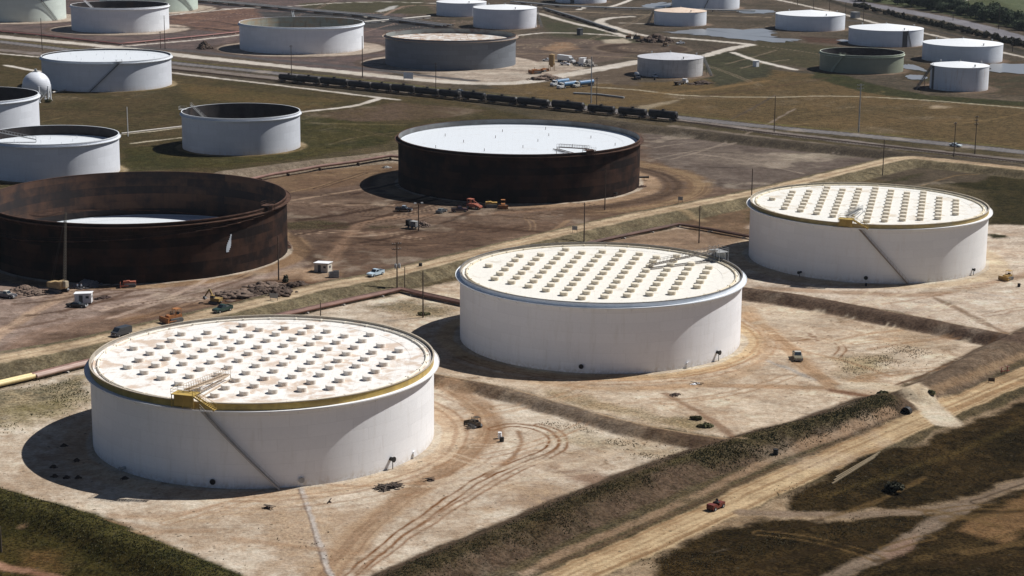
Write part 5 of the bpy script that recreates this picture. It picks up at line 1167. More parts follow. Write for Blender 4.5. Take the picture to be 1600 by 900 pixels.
flat_lorry('low dark flatbed lorry with white cab in front of the weathered grey tank', 1064, 132, (1084, 128))

# building site machines
m_org = paint('orange_machine_paint', (.34, .14, .05), .6, .15, dirt=(.18, .09, .05)); m_ylw = paint('yellow_machine_paint', (.42, .26, .08), .6, .15, dirt=(.25, .16, .07)); m_red = paint('red_machine_paint', (.15, .035, .025), .45, .1); m_redbr = paint('faded_red_paint', (.34, .11, .07), .6, .12)
def tracks(root, L, W, h=.8, w_=.5):
    for s_ in (-1, 1): MB().prism([(-L/2, h*.5), (-L/2+.3, 0), (L/2-.3, 0), (L/2, h*.5), (L/2-.35, h), (-L/2+.35, h)], s_*W/2-w_/2, s_*W/2+w_/2).build('crawler_track', m_grey_dark, root)
def dozer(label, px, py, to, m, blade=True, cab=True, sc=1.0):
    p = at(px, py); r = thing('bulldozer', label, 'bulldozer', (p.x, p.y, p.z), yaw_to(p, *to)); r.scale = (sc,)*3; tracks(r, 3.4, 1.9, .95)
    MB().prism([(-1.6, .6), (-1.6, 1.5), (-.1, 1.5), (.1, 1.75), (1.7, 1.6), (1.8, .6)], -.68, .68).build('body', m, r)
    if cab:
        c = MB(); c.box((-.7, 0, 2.75), (1.5, 1.5, .1)); [c.bar((x_, y_, 1.5), (x_, y_, 2.72), .09) for x_ in (-1.35, -.05) for y_ in (-.68, .68)]; c.build('canopy', m, r); MB().box((-.9, 0, 1.75), (.6, .7, .5)).build('seat', m_black, r)
    if blade:
        MB().prism([(2.35, .05), (2.6, .4), (2.5, 1.35), (2.35, 1.4), (2.42, .45)], -1.7, 1.7).build('blade', m, r); b = MB(); [b.bar((.3, y_, .55), (2.4, y_, .5), .16) for y_ in (-1.35, 1.35)]; b.build('push_arms', m, r)
    MB().tube([(1.0, .3, 1.65), (1.0, .3, 2.5)], .07, 8).build('exhaust', m_black, r); return r
def digger(label, px, py, to, m, reach=4.2):
    p = at(px, py); r = thing('excavator', label, 'excavator', (p.x, p.y, p.z), yaw_to(p, *to)); tracks(r, 4.0, 2.4, .9)
    MB().prism([(-2.4, 1.0), (-2.5, 2.1), (.9, 2.1), (1.3, 1.0)], -1.3, 1.3).build('body', m, r); MB().box((.5, .75, 2.3), (1.5, .95, 1.6)).build('cab', m, r); MB().box((.5, .75, 2.5), (1.52, .97, .8)).build('windows', m_glass, r)
    b = MB(); b.bar((.8, -.3, 1.7), (reach*.55, -.3, 4.9), .45, .6); a = b.build('boom', m, r); MB().bar((reach*.55, -.3, 4.9), (reach, -.3, 2.2), .35, .45).build('stick', m, a); MB().prism([(reach-.5, 1.4), (reach+.4, 2.3), (reach+.7, 1.5), (reach+.1, .9)], -.9, .3).build('bucket', m_grey_dark, a); return r
dozer('orange bulldozer on the road behind the nearest white tank', 272, 503, (236, 510), m_org, sc=1.15)
digger('yellow excavator on the dark spoil right of the orange bulldozer', 336, 474, (300, 470), paint('dusty_yellow_paint', (.30, .20, .07), .7, .2, dirt=(.16, .12, .07))).scale = (.72, .72, .72)
dozer('small red bulldozer in front of the left rusty tank', 203, 448, (170, 449), m_redbr, cab=False, sc=1.0)
dozer('small yellow and black loader at the right edge beside the right white tank', 1574, 437, (1560, 441), m_ylw, sc=.9)
dozer('little dark tractor on the sandy track right of the nearest white tank', 742, 667, (725, 660), paint('dark_olive_paint', (.06, .045, .03), .7), blade=True, sc=.8)
dozer('yellow compressor unit in the row by the central rusty tank', 768, 324, (740, 324), m_ylw, blade=False, cab=False, sc=1.15)
dozer('orange small tractor, last in the row by the central rusty tank', 786, 325, (786, 350), m_org, blade=True, cab=True, sc=.95)
digger('dark excavator standing beside the ring shaped dig', 1040, 72, (1052, 62), paint('brown_machine_paint', (.14, .09, .05), .6))
dozer('brown machine left of the dark spoil heap at the ring dig', 996, 61, (1010, 62), paint('brown_machine_paint', (.14, .09, .05), .6), sc=1.4)
dozer('small red brown machine beside the far pale road fork', 982, 60, (975, 60), m_org, sc=1.0, blade=False)
dozer('orange machine, left of the two below the yellow silo', 838, 115, (820, 116), m_org, sc=1.4, cab=False)
dozer('orange machine, right of the two below the yellow silo', 849, 112, (860, 110), m_org, sc=1.1, cab=False)
# welding rig
p = at(740, 326); r = thing('welding_rig', 'orange red rig with a raised frame behind the maroon pickup', 'machine', tuple(p), yaw_to(p, 770, 330))
MB().prism([(-2.4, .6), (-2.2, 1.5), (.8, 1.7), (2.9, 1.1), (2.9, .6)], -.9, .9).build('body', m_redbr, r)
f = MB(); [f.bar((x_, y_, 1.4), (x_, y_, 3.1), .14) for x_ in (-2, -.4) for y_ in (-.8, .8)]; f.box((-1.2, 0, 3.1), (1.9, 1.8, .14)); f.bar((-.4, 0, 3.0), (2.8, 0, 1.3), .16); f.build('lift_frame', m_redbr, r)
for x_ in (-1.6, 1.8):
    for y_ in (-.85, .85): wheel(r, x_, y_, .5, .3)
# crawler crane with upright lattice boom
p = at(92, 456); r = thing('crawler_crane', 'yellow crane with a tall thin boom standing against the left rusty tank', 'crane', tuple(p), yaw_to(p, 60, 450)); r.scale = (1, 1, 1)
tracks(r, 4.4, 2.8, 1.0, .7); MB().prism([(-2.0, 1.1), (-2.0, 3.0), (-.4, 3.1), (1.2, 2.6), (3.0, 2.5), (3.0, 1.1)], -1.35, 1.35).build('machine_house', paint('tan_machine_paint', (.34, .24, .12), .7, .2, dirt=(.16, .11, .07)), r)
MB().box((-2.4, -.2, 2.4), (1.2, 1.1, 1.5)).build('cab', paint('dusty_cab', (.42, .36, .26), .6), r)
bo = MB(); ht = 21.5; tx = -3.9; bx0 = -2.2
for i in range(27):
    z0, z1 = 2+i*(ht-2)/27, 2+(i+1)*(ht-2)/27; x0, x1 = bx0+(tx-bx0)*i/27, bx0+(tx-bx0)*(i+1)/27; hw_ = .3*(1-.4*i/27)
    for sx in (-1, 1):
        for sy in (-1, 1): bo.bar((x0+sx*hw_, sy*hw_, z0), (x1+sx*hw_, sy*hw_, z1), .06)
    for sy in (-1, 1): bo.bar((x0-hw_, sy*hw_, z0), (x1+hw_, sy*hw_, z1), .05)
    for sx in (-1, 1): bo.bar((x0+sx*hw_, -hw_, z0), (x1+sx*hw_, hw_, z1), .05)
bo.build('lattice_boom', paint('dirty_grey_boom', (.09, .08, .065), .7), r); c_ = MB(); c_.bar((tx, 0, ht), (2.4, .4, 2.6), .07); c_.bar((tx, 0, ht), (2.4, -.4, 2.6), .07); c_.bar((tx, 0, ht), (-2.5, .8, 2.4), .05); c_.build('hoist_ropes', m_black, r)

# red utility cart with its driver on the wide dirt road
p = at(1118, 795); yw = yaw_to(p, 1080, 812); r = thing('utility_cart', 'small red open machine driving on the wide dirt road at the bottom', 'utility cart', tuple(p), yw)
MB().prism([(-1.9, .35), (-1.95, 1.0), (-1.6, 1.15), (-.2, 1.1), (-.1, .75), (.5, .75), (.6, 1.15), (1.75, 1.2), (1.8, .35)], -.75, .75).build('body', m_red, r)
MB().box((-.45, 0, 1.12), (.65, 1.0, .2)).build('seat', m_black, r); MB().tube([(.45, 0, 1.05), (.2, 0, 1.5)], .04, 8).build('steering_column', m_black, r)
for x_ in (-1.3, 1.2):
    for y_ in (-.72, .72): wheel(r, x_, y_, .38, .26)
def person(label, loc, rz, shirt, trousers, seated=False, h=1.78, cat='person'):
    """one continuous skinned body with head, limbs and hands"""
    s = h/1.78
    if seated: J = [((0, 0, .95), .15), ((0, 0, 1.2), .15), ((.02, 0, 1.42), .17), ((.03, 0, 1.52), .075), ((.05, 0, 1.62), .095), ((.06, 0, 1.72), .10), ((.02, .19, 1.4), .065), ((.12, .27, 1.15), .05), ((.38, .18, 1.15), .04), ((.48, .14, 1.18), .045), ((.02, -.19, 1.4), .065), ((.12, -.27, 1.15), .05), ((.38, -.18, 1.15), .04), ((.48, -.14, 1.18), .045), ((.02, .1, .92), .1), ((.45, .13, .95), .075), ((.55, .13, .5), .055), ((.7, .13, .46), .05), ((.02, -.1, .92), .1), ((.45, -.13, .95), .075), ((.55, -.13, .5), .055), ((.7, -.13, .46), .05)]
    else: J = [((0, 0, .95), .14), ((0, 0, 1.18), .13), ((0, 0, 1.40), .16), ((0, 0, 1.50), .07), ((.01, 0, 1.60), .09), ((.02, 0, 1.70), .095), ((0, .19, 1.40), .065), ((-.02, .25, 1.12), .048), ((.08, .26, .88), .038), ((.1, .26, .78), .042), ((0, -.19, 1.40), .065), ((-.02, -.25, 1.12), .048), ((.08, -.26, .88), .038), ((.1, -.26, .78), .042), ((0, .1, .9), .1), ((.03, .11, .5), .07), ((0, .12, .1), .05), ((.12, .13, .05), .05), ((0, -.1, .9), .1), ((-.03, -.11, .5), .07), ((-.06, -.12, .1), .05), ((.06, -.13, .05), .05)]
    E = [(0, 1), (1, 2), (2, 3), (3, 4), (4, 5), (2, 6), (6, 7), (7, 8), (8, 9), (2, 10), (10, 11), (11, 12), (12, 13), (0, 14), (14, 15), (15, 16), (16, 17), (0, 18), (18, 19), (19, 20), (20, 21)]
    me = bpy.data.meshes.new('person'); me.from_pydata([tuple(c*s for c in j[0]) for j in J], E, []); o = bpy.data.objects.new('person', me); COL.objects.link(o)
    sk = o.modifiers.new('skin', 'SKIN'); sk.use_smooth_shade = True
    for v, j in zip(me.skin_vertices[0].data, J): v.radius = (j[1]*s, j[1]*s)
    me.skin_vertices[0].data[0].use_root = True; o.modifiers.new('sub', 'SUBSURF').levels = 1
    m = bpy.data.materials.new('clothed_person'); nt_, b_ = nodes(m); tc_ = N(nt_, 'ShaderNodeTexCoord').outputs['Object']; z_ = N(nt_, 'ShaderNodeSeparateXYZ', Vector=tc_).outputs[2]
    c1 = mixc(nt_, math_(nt_, 'GREATER_THAN', z_, 1.0*s), trousers, shirt); c1 = mixc(nt_, math_(nt_, 'GREATER_THAN', z_, 1.53*s), c1, (.32, .19, .13)); c1 = mixc(nt_, math_(nt_, 'GREATER_THAN', z_, 1.70*s), c1, (.03, .02, .015)); nt_.links.new(c1, b_.inputs['Base Color']); b_.inputs['Roughness'].default_value = .9
    me.materials.append(m); o.location = loc; o.rotation_euler = (0, 0, rz); tag(o, label, cat); return o
q = Vector((math.cos(yw), math.sin(yw), 0)); person('person in dark clothes seated on the small red machine', p-q*.45+Vector((0, 0, .27)), yw, (.03, .025, .03), (.04, .035, .03), seated=True)
p = at(121, 453); person('person in pale blue standing by the left rusty tank, left of the pair', p, 2.2, (.22, .26, .32), (.05, .06, .09)); p = at(127, 453); person('person in pale top standing by the left rusty tank, right of the pair', p, -.8, (.34, .36, .40), (.06, .06, .08))

# ------------------------------------------------------------------ huts, boxes and small things on the ground
def hut(name, label, px, py, to, s, wall, roof, door=True, cat='hut', over=.2, wheels=False):
    p = at(px, py); r = thing(name, label, cat, tuple(p), yaw_to(p, *to)); L, W, H = s; z0 = .35 if wheels else 0
    MB().box((0, 0, z0+H/2), (L, W, H)).build('wall', wall, r); MB().prism([(-L/2-over, z0+H), (-L/2-over, z0+H+.12), (L/2+over, z0+H+.3), (L/2+over, z0+H+.16)], -W/2-over, W/2+over).build('roof', roof, r)
    if door:
        MB().box((-L*.12, -W/2-.012, z0+1.0), (.95, .03, 2.0)).build('door', m_grey_dark, r); f = MB().box((L*.27, -W/2-.02, z0+1.5), (.9, .04, .7)).build('window', m_steel, r); MB().box((L*.27, -W/2-.045, z0+1.5), (.74, .02, .54)).build('pane', m_glass, f)
        f = MB().box((L/2+.02, 0, z0+1.5), (.04, .9, .7)).build('window', m_steel, r); MB().box((L/2+.045, 0, z0+1.5), (.02, .74, .54)).build('pane', m_glass, f)
    if wheels:
        for x_ in (-.6, .6):
            for y_ in (-W/2+.15, W/2-.15): wheel(r, x_, y_, .35, .2)
        MB().bar((L/2, 0, .4), (L/2+1.2, 0, .35), .1).build('tow_bar', m_grey_dark, r)
    return r
cream_w = paint('cream_hut_wall', (.55, .50, .42), .7, .08)
hut('site_shed', 'cream shed with flat white roof beside the service road', 505, 424, (545, 428), (4.2, 2.6, 2.4), cream_w, m_white, cat='shed')
hut('office_trailer', 'small white site trailer behind the dark parked car', 131, 474, (168, 474), (4.2, 2.2, 2.3), paint('white_trailer', (.62, .62, .62), .6, .05), m_white, wheels=True, cat='trailer')
hut('equipment_hut', 'small grey hut beside the far pale road between two cone tanks', 1336, 28, (1350, 30), (6, 4, 4), m_steel, m_steel, door=False)
hut('portable_cabin', 'white upright cabin at the right end of the parked lorries', 910, 103, (925, 104), (3, 3, 4.2), m_white, m_white, door=False, cat='cabin')
hut('small_kiosk', 'tiny white box hut in the scrub at the right of the bent pale road', 1181, 104, (1190, 105), (2.6, 2.2, 3), m_white, m_white, door=False, cat='kiosk')
hut('small_kiosk', 'little dark box standing on the curved gravel road', 906, 55, (915, 56), (3, 2.6, 4.2), m_grey_dark, m_steel, door=False, cat='kiosk')
# dark trailer by the floodlight pole
p = at(644, 357); r = thing('flat_trailer', 'dark trailer stacked with grey gear beside the floodlight pole', 'trailer', tuple(p), yaw_to(p, 670, 361)); MB().box((0, 0, .8), (4.4, 2, .2)).build('trailer_bed', m_grey_dark, r); MB().box((-1.3, 0, 1.75), (1.2, 1.7, 1.7)).build('welder_box', m_black, r)
g = MB(); [g.box((.9, 0, 1.1+.42*i), (2.2, 1.7, .14)) for i in range(4)]; [g.bar((x_, y_, .9), (x_, y_, 2.5), .1) for x_ in (-.2, 2) for y_ in (-.8, .8)]; g.build('storage_rack', m_steel, r); [wheel(r, x_, y_, .38, .22) for x_ in (-.6, .6) for y_ in (-1.05, 1.05)]
# yellow silo on legs
p = at(862, 110); r = thing('silo', 'upright yellow silo on legs beside the white lorry trailer', 'silo', tuple(p), .3); MB().lathe([(.01, 2.4), (.5, 1.8), (1.5, 3.2), (1.5, 8.4), (.01, 9.0)], 24).build('vessel', paint('ochre_silo', (.30, .20, .09), .7, .1, dirt=(.2, .14, .08)), r)
for x_ in (-1.2, 1.2):
    for y_ in (-1.2, 1.2): MB().bar((x_, y_, 0), (x_, y_, 4), .2).build('leg', m_ylw, r)
# drums, signs, boxes
def drum(px, py, label, m, r_=.32, h=.95, name='drum', cat='drum'):
    p = at(px, py); t = MB(); t.lathe([(.01, 0), (r_, 0), (r_, h), (r_-.03, h), (r_-.03, h-.03), (.01, h-.03)], 18)
    for z_ in (h*.33, h*.66): t.lathe([(r_, z_-.03), (r_+.02, z_), (r_, z_+.03)], 18)
    o = t.build(name, m); o.location = p; tag(o, label, cat); return o
drum(781, 685, 'pale drum, upper of the two on the sandy track', m_white, .4, 1.3); drum(784, 690, 'dark drum, lower of the two on the sandy track', m_black, .45, .9)
drum(1212, 710, 'dark barrel on the bank of the wide dirt road', m_black, .5, 1.1); drum(1353, 447, 'small dark barrel in front of the right white tank wall', m_black, .3, .8)
drum(1592, 448, 'dark barrel at the right edge below the small loader', m_black, .4, .9); drum(657, 416, 'dark box like drum alone on the brown ground', m_black, .5, .8); drum(1023, 125, 'small dark drum in front of the weathered tank', m_black, .5, 1.2)
def sign(px, py, label, w_=1.6, h=1.2, post=.9, m=None, to=None, name='notice_board'):
    p = at(px, py); r = thing(name, label, 'sign', tuple(p), -.25 if to is None else yaw_to(p, *to)); s = MB(); [s.bar((x_, 0, -.2), (x_, 0, post+h), .09) for x_ in (-w_/2+.1, w_/2-.1)]; s.build('post', m_wood, r); MB().box((0, -.07, post+h/2), (w_, .04, h)).build('board', m or m_steel, r); return r
sign(898, 364, 'grey notice board on the bank just behind the middle white tank'); sign(1063, 317, 'small grey notice board on the road left of the pipe corner'); sign(428, 470, 'grey framed board beside the service road near the spoil heap', 2.2, 1.2, .7)
sign(638, 128, 'white gantry sign beside the asphalt road left of the railway pole', 5, 3.2, 1.6, m_white); sign(1549, 598, 'small brown board in the ditch of the right levee', 1.4, .8, .3, m_wood)
def crate(px, py, label, m=None, s=(1.4, 1, .9), name='crate', yaw=.4):
    p = at(px, py); r = thing(name, label, 'crate', tuple(p), yaw); L, W, H = s
    for i in range(3): z_ = H*(i+.5)/3; b_ = MB(); b_.box((0, -W/2, z_), (L, .06, H/3.6)); b_.box((0, W/2, z_), (L, .06, H/3.6)); b_.box((-L/2, 0, z_), (.06, W-.07, H/3.6)); b_.box((L/2, 0, z_), (.06, W-.07, H/3.6)); b_.build('slat', m or m_steel, r)
    b_ = MB(); [b_.box((x_, y_, H/2), (.1, .1, H)) for x_ in (-L/2+.08, L/2-.08) for y_ in (-W/2+.08, W/2-.08)]; b_.build('corner_posts', m or m_wood, r); MB().box((0, 0, .1), (L-.15, W-.15, .08)).build('base', m_wood, r)
crate(519, 433, 'grey slatted crate, left of the pair below the cream shed', s=(1.6, 1.4, 1.5)); crate(525, 433, 'grey slatted crate, right of the pair below the cream shed', s=(1.6, 1.4, 1.8), yaw=.1)
crate(952, 293, 'low timber crate frame right of the central rusty tank', m_wood, (2.4, 1.6, .5)) if False else None
# red hydrant group by the right levee
p = at(1570, 583); r = thing('valve_assembly', 'red valve wheels and pipe stub beside the wide road at the right edge', 'valve', tuple(p), .4); v = MB(); v.bar((-1.2, 0, .5), (1.2, 0, .5), .2); v.bar((-1, 0, -.1), (-1, 0, 1.3), .16); v.bar((.6, 0, -.1), (.6, 0, 1.5), .16); v.build('pipework', m_redbr, r)
for x_, z_ in ((-1, 1.35), (.6, 1.55)): MB().lathe([(.42, z_-.04), (.5, z_), (.42, z_+.04), (.36, z_), (.42, z_-.04)], 20, c=(x_, 0)).build('hand_wheel', m_red, r)
# culvert mouth
p = at(1414, 641); r = thing('culvert', 'dark culvert mouth under the levee crossing', 'culvert', tuple(p+Vector((0, -1.2, 0))), -.6); MB().lathe([(.9, -.8), (1.05, -.8), (1.05, .4), (.9, .4), (.9, -.8)], 24).build('pipe_mouth', m_black, r).rotation_euler = (PI/2, 0, 0); MB().box((0, .3, 0), (1.7, .1, 1.5)).build('black_shade_plate', m_black, r)  # black plate stands in for the shade inside the pipe
def pile(name, label, px, py, s, m, cat='rubble pile', seed=0, boards=0):
    p = at(px, py); q = random.Random(seed); r = thing(name, label, cat, tuple(p), q.uniform(0, 1)); b_ = MB()
    b_.blob((0, 0, -s[2]*.2), (s[0]*.62, s[1]*.62, s[2]), 22, 11, .22, seed)
    for i in range(70): a = q.uniform(0, 6.28); k = q.uniform(.1, 1.1); f_ = q.uniform(.06, .26)*(1.25-k*.5); b_.blob((s[0]*k*math.cos(a), s[1]*k*math.sin(a), max(0, s[2]*(.75-.75*k))), (s[0]*f_, s[1]*f_, s[2]*q.uniform(.15, .5)*(1.2-.7*k)), 7, 5, .35, seed*100+i)
    b_.build('heap', m, r)
    for i in range(boards):
        a = q.uniform(0, 3.14); c = Vector((q.uniform(-.7, .7)*s[0], q.uniform(-.6, .6)*s[1], s[2]*.5+q.uniform(.1, .4))); d = Vector((math.cos(a), math.sin(a), q.uniform(-.15, .15)))*q.uniform(.7, 1.6); MB().bar(c-d, c+d, .22, .06).build('plank', m_wood, r)
    return r
soil_d = paint('dark_spoil', (.070, .047, .035), .95, .35, scale=1.2, dirt=(.10, .072, .055)); soil_b = paint('brown_spoil', (.15, .105, .08), .95, .3, scale=1.0, dirt=(.11, .085, .065))
pile('spoil_heap', 'dark earth heap, largest in front of the left rusty tank near its right end', 465, 449, (5.0, 3.0, 1.6), soil_d, seed=1)
pile('spoil_heap', 'dark earth heap beside the service road left of the framed board', 408, 460, (6, 6, 1.6), soil_d, seed=2); pile('spoil_heap', 'rough brown earth heap above the yellow excavator', 372, 462, (7, 6, 1.4), soil_b, seed=3)
pile('spoil_heap', 'rough brown earth heap between the excavator and the bare pole', 415, 450, (6, 5, 1.5), soil_b, seed=4); pile('spoil_heap', 'brown earth heap behind the framed board', 440, 459, (4, 5, 1.6), soil_d, seed=14)
pile('spoil_heap', 'low brown heap left of the yellow crane', 52, 458, (4, 4, .9), soil_b, seed=5); pile('spoil_heap', 'brown dirt lump between the crane and the grey pickup', 38, 452, (3.4, 3, 1.0), soil_b, seed=15); pile('spoil_heap', 'grey mound in shade against the left rusty tank', 135, 447, (4.2, 3, 1.7), paint('grey_spoil', (.16, .15, .15), .95), seed=6)
pile('spoil_heap', 'dark conical heap beyond the ring shaped dig', 1026, 65, (11, 9, 4.6), soil_d, seed=7); pile('spoil_heap', 'dark pyramid heap beside the shadow of the white open tank', 320, 76, (5, 5, 4), soil_d, seed=8)
pile('spoil_heap', 'grey earth hump by the blue tankers', 852, 124, (10, 7, 2.2), soil_b, seed=9); pile('spoil_heap', 'grey gravel heap at the right end of the parked lorries', 918, 103, (5, 4, 3.2), paint('grey_gravel', (.22, .20, .18), .95), seed=10); pile('spoil_heap', 'dark flat heap right of the flatbed lorry', 1096, 131, (7, 4, 1.6), soil_d, seed=11); pile('spoil_heap', 'brown hump beside the floodlight pole', 661, 353, (2.4, 3, 1.3), soil_b, seed=16)
pile('timber_pile', 'dark heap of broken timber in front of the nearest white tank', 608, 761, (2.9, 1.9, .35), paint('charred_timber', (.035, .025, .02), .9, .3), seed=12, boards=14)
pile('scrap_pile', 'small dark scrap bits on the sand below the nearest tank', 418, 794, (.8, .7, .35), paint('rusty_scrap', (.05, .03, .025), .9, .3), seed=13, boards=3)
pile('scrap_pile', 'tiny scrap lump right of the grey strip below the nearest tank', 515, 785, (.4, .35, .25), paint('rusty_scrap', (.05, .03, .025), .9, .3), seed=17, boards=1)
pile('scrap_pile', 'dark clod beside the sandy track right of the timber heap', 672, 751, (.9, .6, .35), soil_d, seed=18, boards=2)
pile('scrap_pile', 'white debris scraps in front of the middle tank', 1086, 600, (1.2, .6, .25), m_white, seed=19, boards=2); pile('scrap_pile', 'dark clod at the head of the small track below the middle tank', 1055, 617, (1.6, 1.0, .4), soil_d, seed=20)
pile('scrap_pile', 'pale junk by the pipe left of the central rusty tank', 604, 262, (1.6, 1.4, .6), m_steel, seed=21, boards=3); pile('scrap_pile', 'rusty flanged junk on the pale ring right of the central rusty tank', 1003, 292, (2.8, 1.2, .5), m_rim_rust, seed=22, boards=3); pile('scrap_pile', 'small dark junk right of the small white trailer', 160, 466, (2.6, 1.4, .6), paint('rusty_scrap', (.05, .03, .025), .9, .3), seed=23, boards=3)
for i, (a, b_) in enumerate([(84, 730), (120, 720), (85, 745), (122, 747), (195, 748), (104, 747), (100, 697)]):
    pile('scrap_pile', ['dark junk lump in the nearest tank shadow, leftmost', 'dark junk lump in the nearest tank shadow close to the wall', 'lower dark junk lump in the nearest tank shadow', 'dark junk lump in the nearest tank shadow, lower right of three', 'junk beside the nozzle in the nearest tank shadow', 'small junk lump between others in the nearest tank shadow', 'dark junk lump in the nearest tank shadow, uppermost'][i], a, b_, (.7, .7, .5), soil_d, seed=30+i)
# boards stacked beside the wide road
for k in range(3):
    a_, b_ = at(1300+k*3, 757-k*5), at(1367+k*4, 715-k*4); o = MB().bar(Vector((0, 0, .15)), (b_-a_)+Vector((0, 0, .1)), .28, .2).build('long_pipe', paint('sandy_pipe', (.16, .12, .07), .8, .2)); o.location = a_
    tag(o, ['long tan pipe beside the wide road, lowest of three', 'long tan pipe beside the wide road, middle of three', 'long tan pipe beside the wide road, highest of three'][k], 'pipe')

# ------------------------------------------------------------------ trees, bushes and weeds
def leaf_mat(name, a, b):
    m = bpy.data.materials.new(name); MAT[name] = m; nt, bs = nodes(m); gp = N(nt, 'ShaderNodeNewGeometry').outputs['Position']; n = noise(nt, gp, .7, 3); n2 = noise(nt, gp, .12, 2)
    c = mixc(nt, ramp(nt, n, .35, .65), a, b); c = mixc(nt, ramp(nt, n2, .4, .6, 0, .5), c, tuple(x*.6 for x in a)); nt.links.new(c, bs.inputs['Base Color']); bs.inputs['Roughness'].default_value = .9; bs.inputs['Specular IOR Level'].default_value = .1; return m
m_leaf = leaf_mat('tree_leaves', (.05, .07, .04), (.10, .125, .07)); m_shrub = leaf_mat('shrub_leaves', (.05, .05, .035), (.09, .085, .055)); m_weed = leaf_mat('weed_leaves', (.10, .10, .05), (.18, .165, .085)); m_weed2 = leaf_mat('pale_weed_leaves', (.13, .14, .06), (.22, .21, .11)); m_dry = leaf_mat('dry_weed_leaves', (.16, .135, .08), (.28, .24, .15))
def crown_mb(rx, ry, rz, z0, n, leaf, seed, lumps=7):
    q = random.Random(seed); mb = MB(); Lp = []
    for i in range(lumps): a = q.uniform(0, 6.28); k = q.uniform(0, .6); Lp.append((rx*k*math.cos(a), ry*k*math.sin(a), z0+rz*q.uniform(-.5, .6), q.uniform(.4, .62)))
    for i in range(n):
        c = q.choice(Lp); v = Vector((q.gauss(0, 1), q.gauss(0, 1), q.gauss(0, 1))).normalized()*(q.uniform(.55, 1.0)); p_ = Vector((c[0]+v.x*rx*c[3], c[1]+v.y*ry*c[3], c[2]+v.z*rz*c[3]*1.1))
        u = Vector((q.gauss(0, 1), q.gauss(0, 1), q.gauss(0, 1))).normalized(); w2 = u.cross(v).normalized() if u.cross(v).length > .01 else Vector((1, 0, 0)); s = leaf*q.uniform(.6, 1.3)
        mb._add([p_-u*s-w2*s*.6, p_+u*s-w2*s*.7, p_+u*s*.8+w2*s*.7, p_-u*s*.7+w2*s*.6], [(0, 1, 2, 3)])
    return mb
def make_tree(seed, h):
    r = thing('tree', 'x', 'tree', (0, 0, 0)); t = MB(); t.tube([(0, 0, -.3), (.1, .05, h*.35), (.0, .1, h*.7)], .28, 8, r2=.08); q = random.Random(seed)
    for i in range(5): a = q.uniform(0, 6.28); t.tube([(0, 0, h*.3+i*.4), (h*.22*math.cos(a), h*.22*math.sin(a), h*.6+i*.3)], .09, 6, r2=.03)
    t.build('trunk', m_wood, r); crown_mb(h*.62, h*.6, h*.46, h*.48, 1100, h*.05, seed, 12).build('crown', m_leaf, r); return r
protos = [make_tree(50+i, 9+i*.8) for i in range(4)]; used = [False]*4; tn = 0
tl = resample([(1392, -4), (1440, 12), (1480, 16), (1520, 26), (1560, 34), (1600, 44), (1640, 54)], 7)
extra = [(1395, -2), (1404, 8), (1415, 3), (1426, 12), (1442, 4), (1452, 15), (1466, 8), (1474, 19), (1490, 12), (1500, 24), (1508, 18), (1530, 22), (1540, 33), (1556, 26), (1572, 40), (1586, 36), (1596, 48), (1612, 46), (1340, 1), (1352, 3), (1366, 3), (1378, 4), (1240, -9), (1260, -7), (1660, 50), (1690, 64), (1720, 70)]
for i, (a, b_) in enumerate(list(tl)+extra):
    x_, y_ = G(a+rnd.uniform(-2, 2), b_+rnd.uniform(-1, 1)); k = rnd.randrange(4); lab = 'leafy dark green tree in the belt beyond the highway at the upper right'; gs = rnd.uniform(.7, 1.15); sc = (gs, gs, gs*rnd.uniform(.85, 1.1))
    if not used[k]: o = protos[k]; used[k] = True; o.location = (x_, y_, 0); o.rotation_euler = (0, 0, rnd.uniform(0, 6.28)); o.scale = sc; o['label'] = lab; o['group'] = 'trees in the belt beyond the highway'
    else: dup(protos[k], (x_, y_, 0), rnd.uniform(0, 6.28), lab, 'trees in the belt beyond the highway', sc)
sp = [crown_mb(2.4, 2.4, 1.8, 1.4, 300, .36, 70+i, 5).build('shrub', m_shrub) for i in range(3)]; us = [False]*3
for a, b_ in resample([(1336, 10), (1400, 26), (1450, 38), (1500, 49), (1560, 63), (1600, 73), (1660, 88)], 24):
    for _ in range(1):
        x_, y_ = G(a+rnd.uniform(-2, 2), b_+rnd.uniform(-.8, .8)); k = rnd.randrange(3); o = sp[k]
        if us[k]: o = sp[k].copy(); COL.objects.link(o)
        us[k] = True; o.location = (x_, y_, 0); g_ = rnd.uniform(.7, 1.3); o.scale = (g_, g_, g_*rnd.uniform(.7, 1.2)); o.rotation_euler = (0, 0, rnd.uniform(0, 6.28)); tag(o, 'dark low shrub in the ragged row along the near side of the highway', 'shrub', 'shrubs along the highway')
def bush(px, py, label, s, seed, m=None):
    p = at(px, py); o = crown_mb(s[0], s[1], s[2], s[2]*.75, int(500*s[0]), .24, seed, 7).build('bush', m or m_weed); o.location = p; tag(o, label, 'bush')
bush(1395, 768, 'dark round bush alone in the lower right grass', (2.2, 1.8, .9), 80, m_shrub); bush(447, 441, 'small dark bush left of the cream shed', (1.0, 1.0, 1.0), 81, m_shrub); bush(1088, 655, 'low dark green bush on the sand below the middle tank', (1.6, 1.0, .35), 82); bush(1102, 667, 'dark green bush right next to the small dirt track', (1.8, 1.4, .45), 83)
bush(662, 492, 'low green bush at the foot of the pole between near and middle tanks', (1.8, 1.2, .5), 84); bush(1380, 617, 'green bush at the right end of the weedy levee', (1.6, 1.2, .4), 85); bush(1455, 615, 'small bush on the slope just past the levee crossing', (1.0, .8, .35), 86); bush(150, 740, 'x', (.1, .1, .1), 87) if False else None
bush(112, 138, 'dark bush at the foot of the wide grey white tank', (2.6, 1.6, 1.6), 88, m_shrub); bush(75, 160, 'green bush by the legs of the round ball tank', (2.4, 1.4, .8), 89)
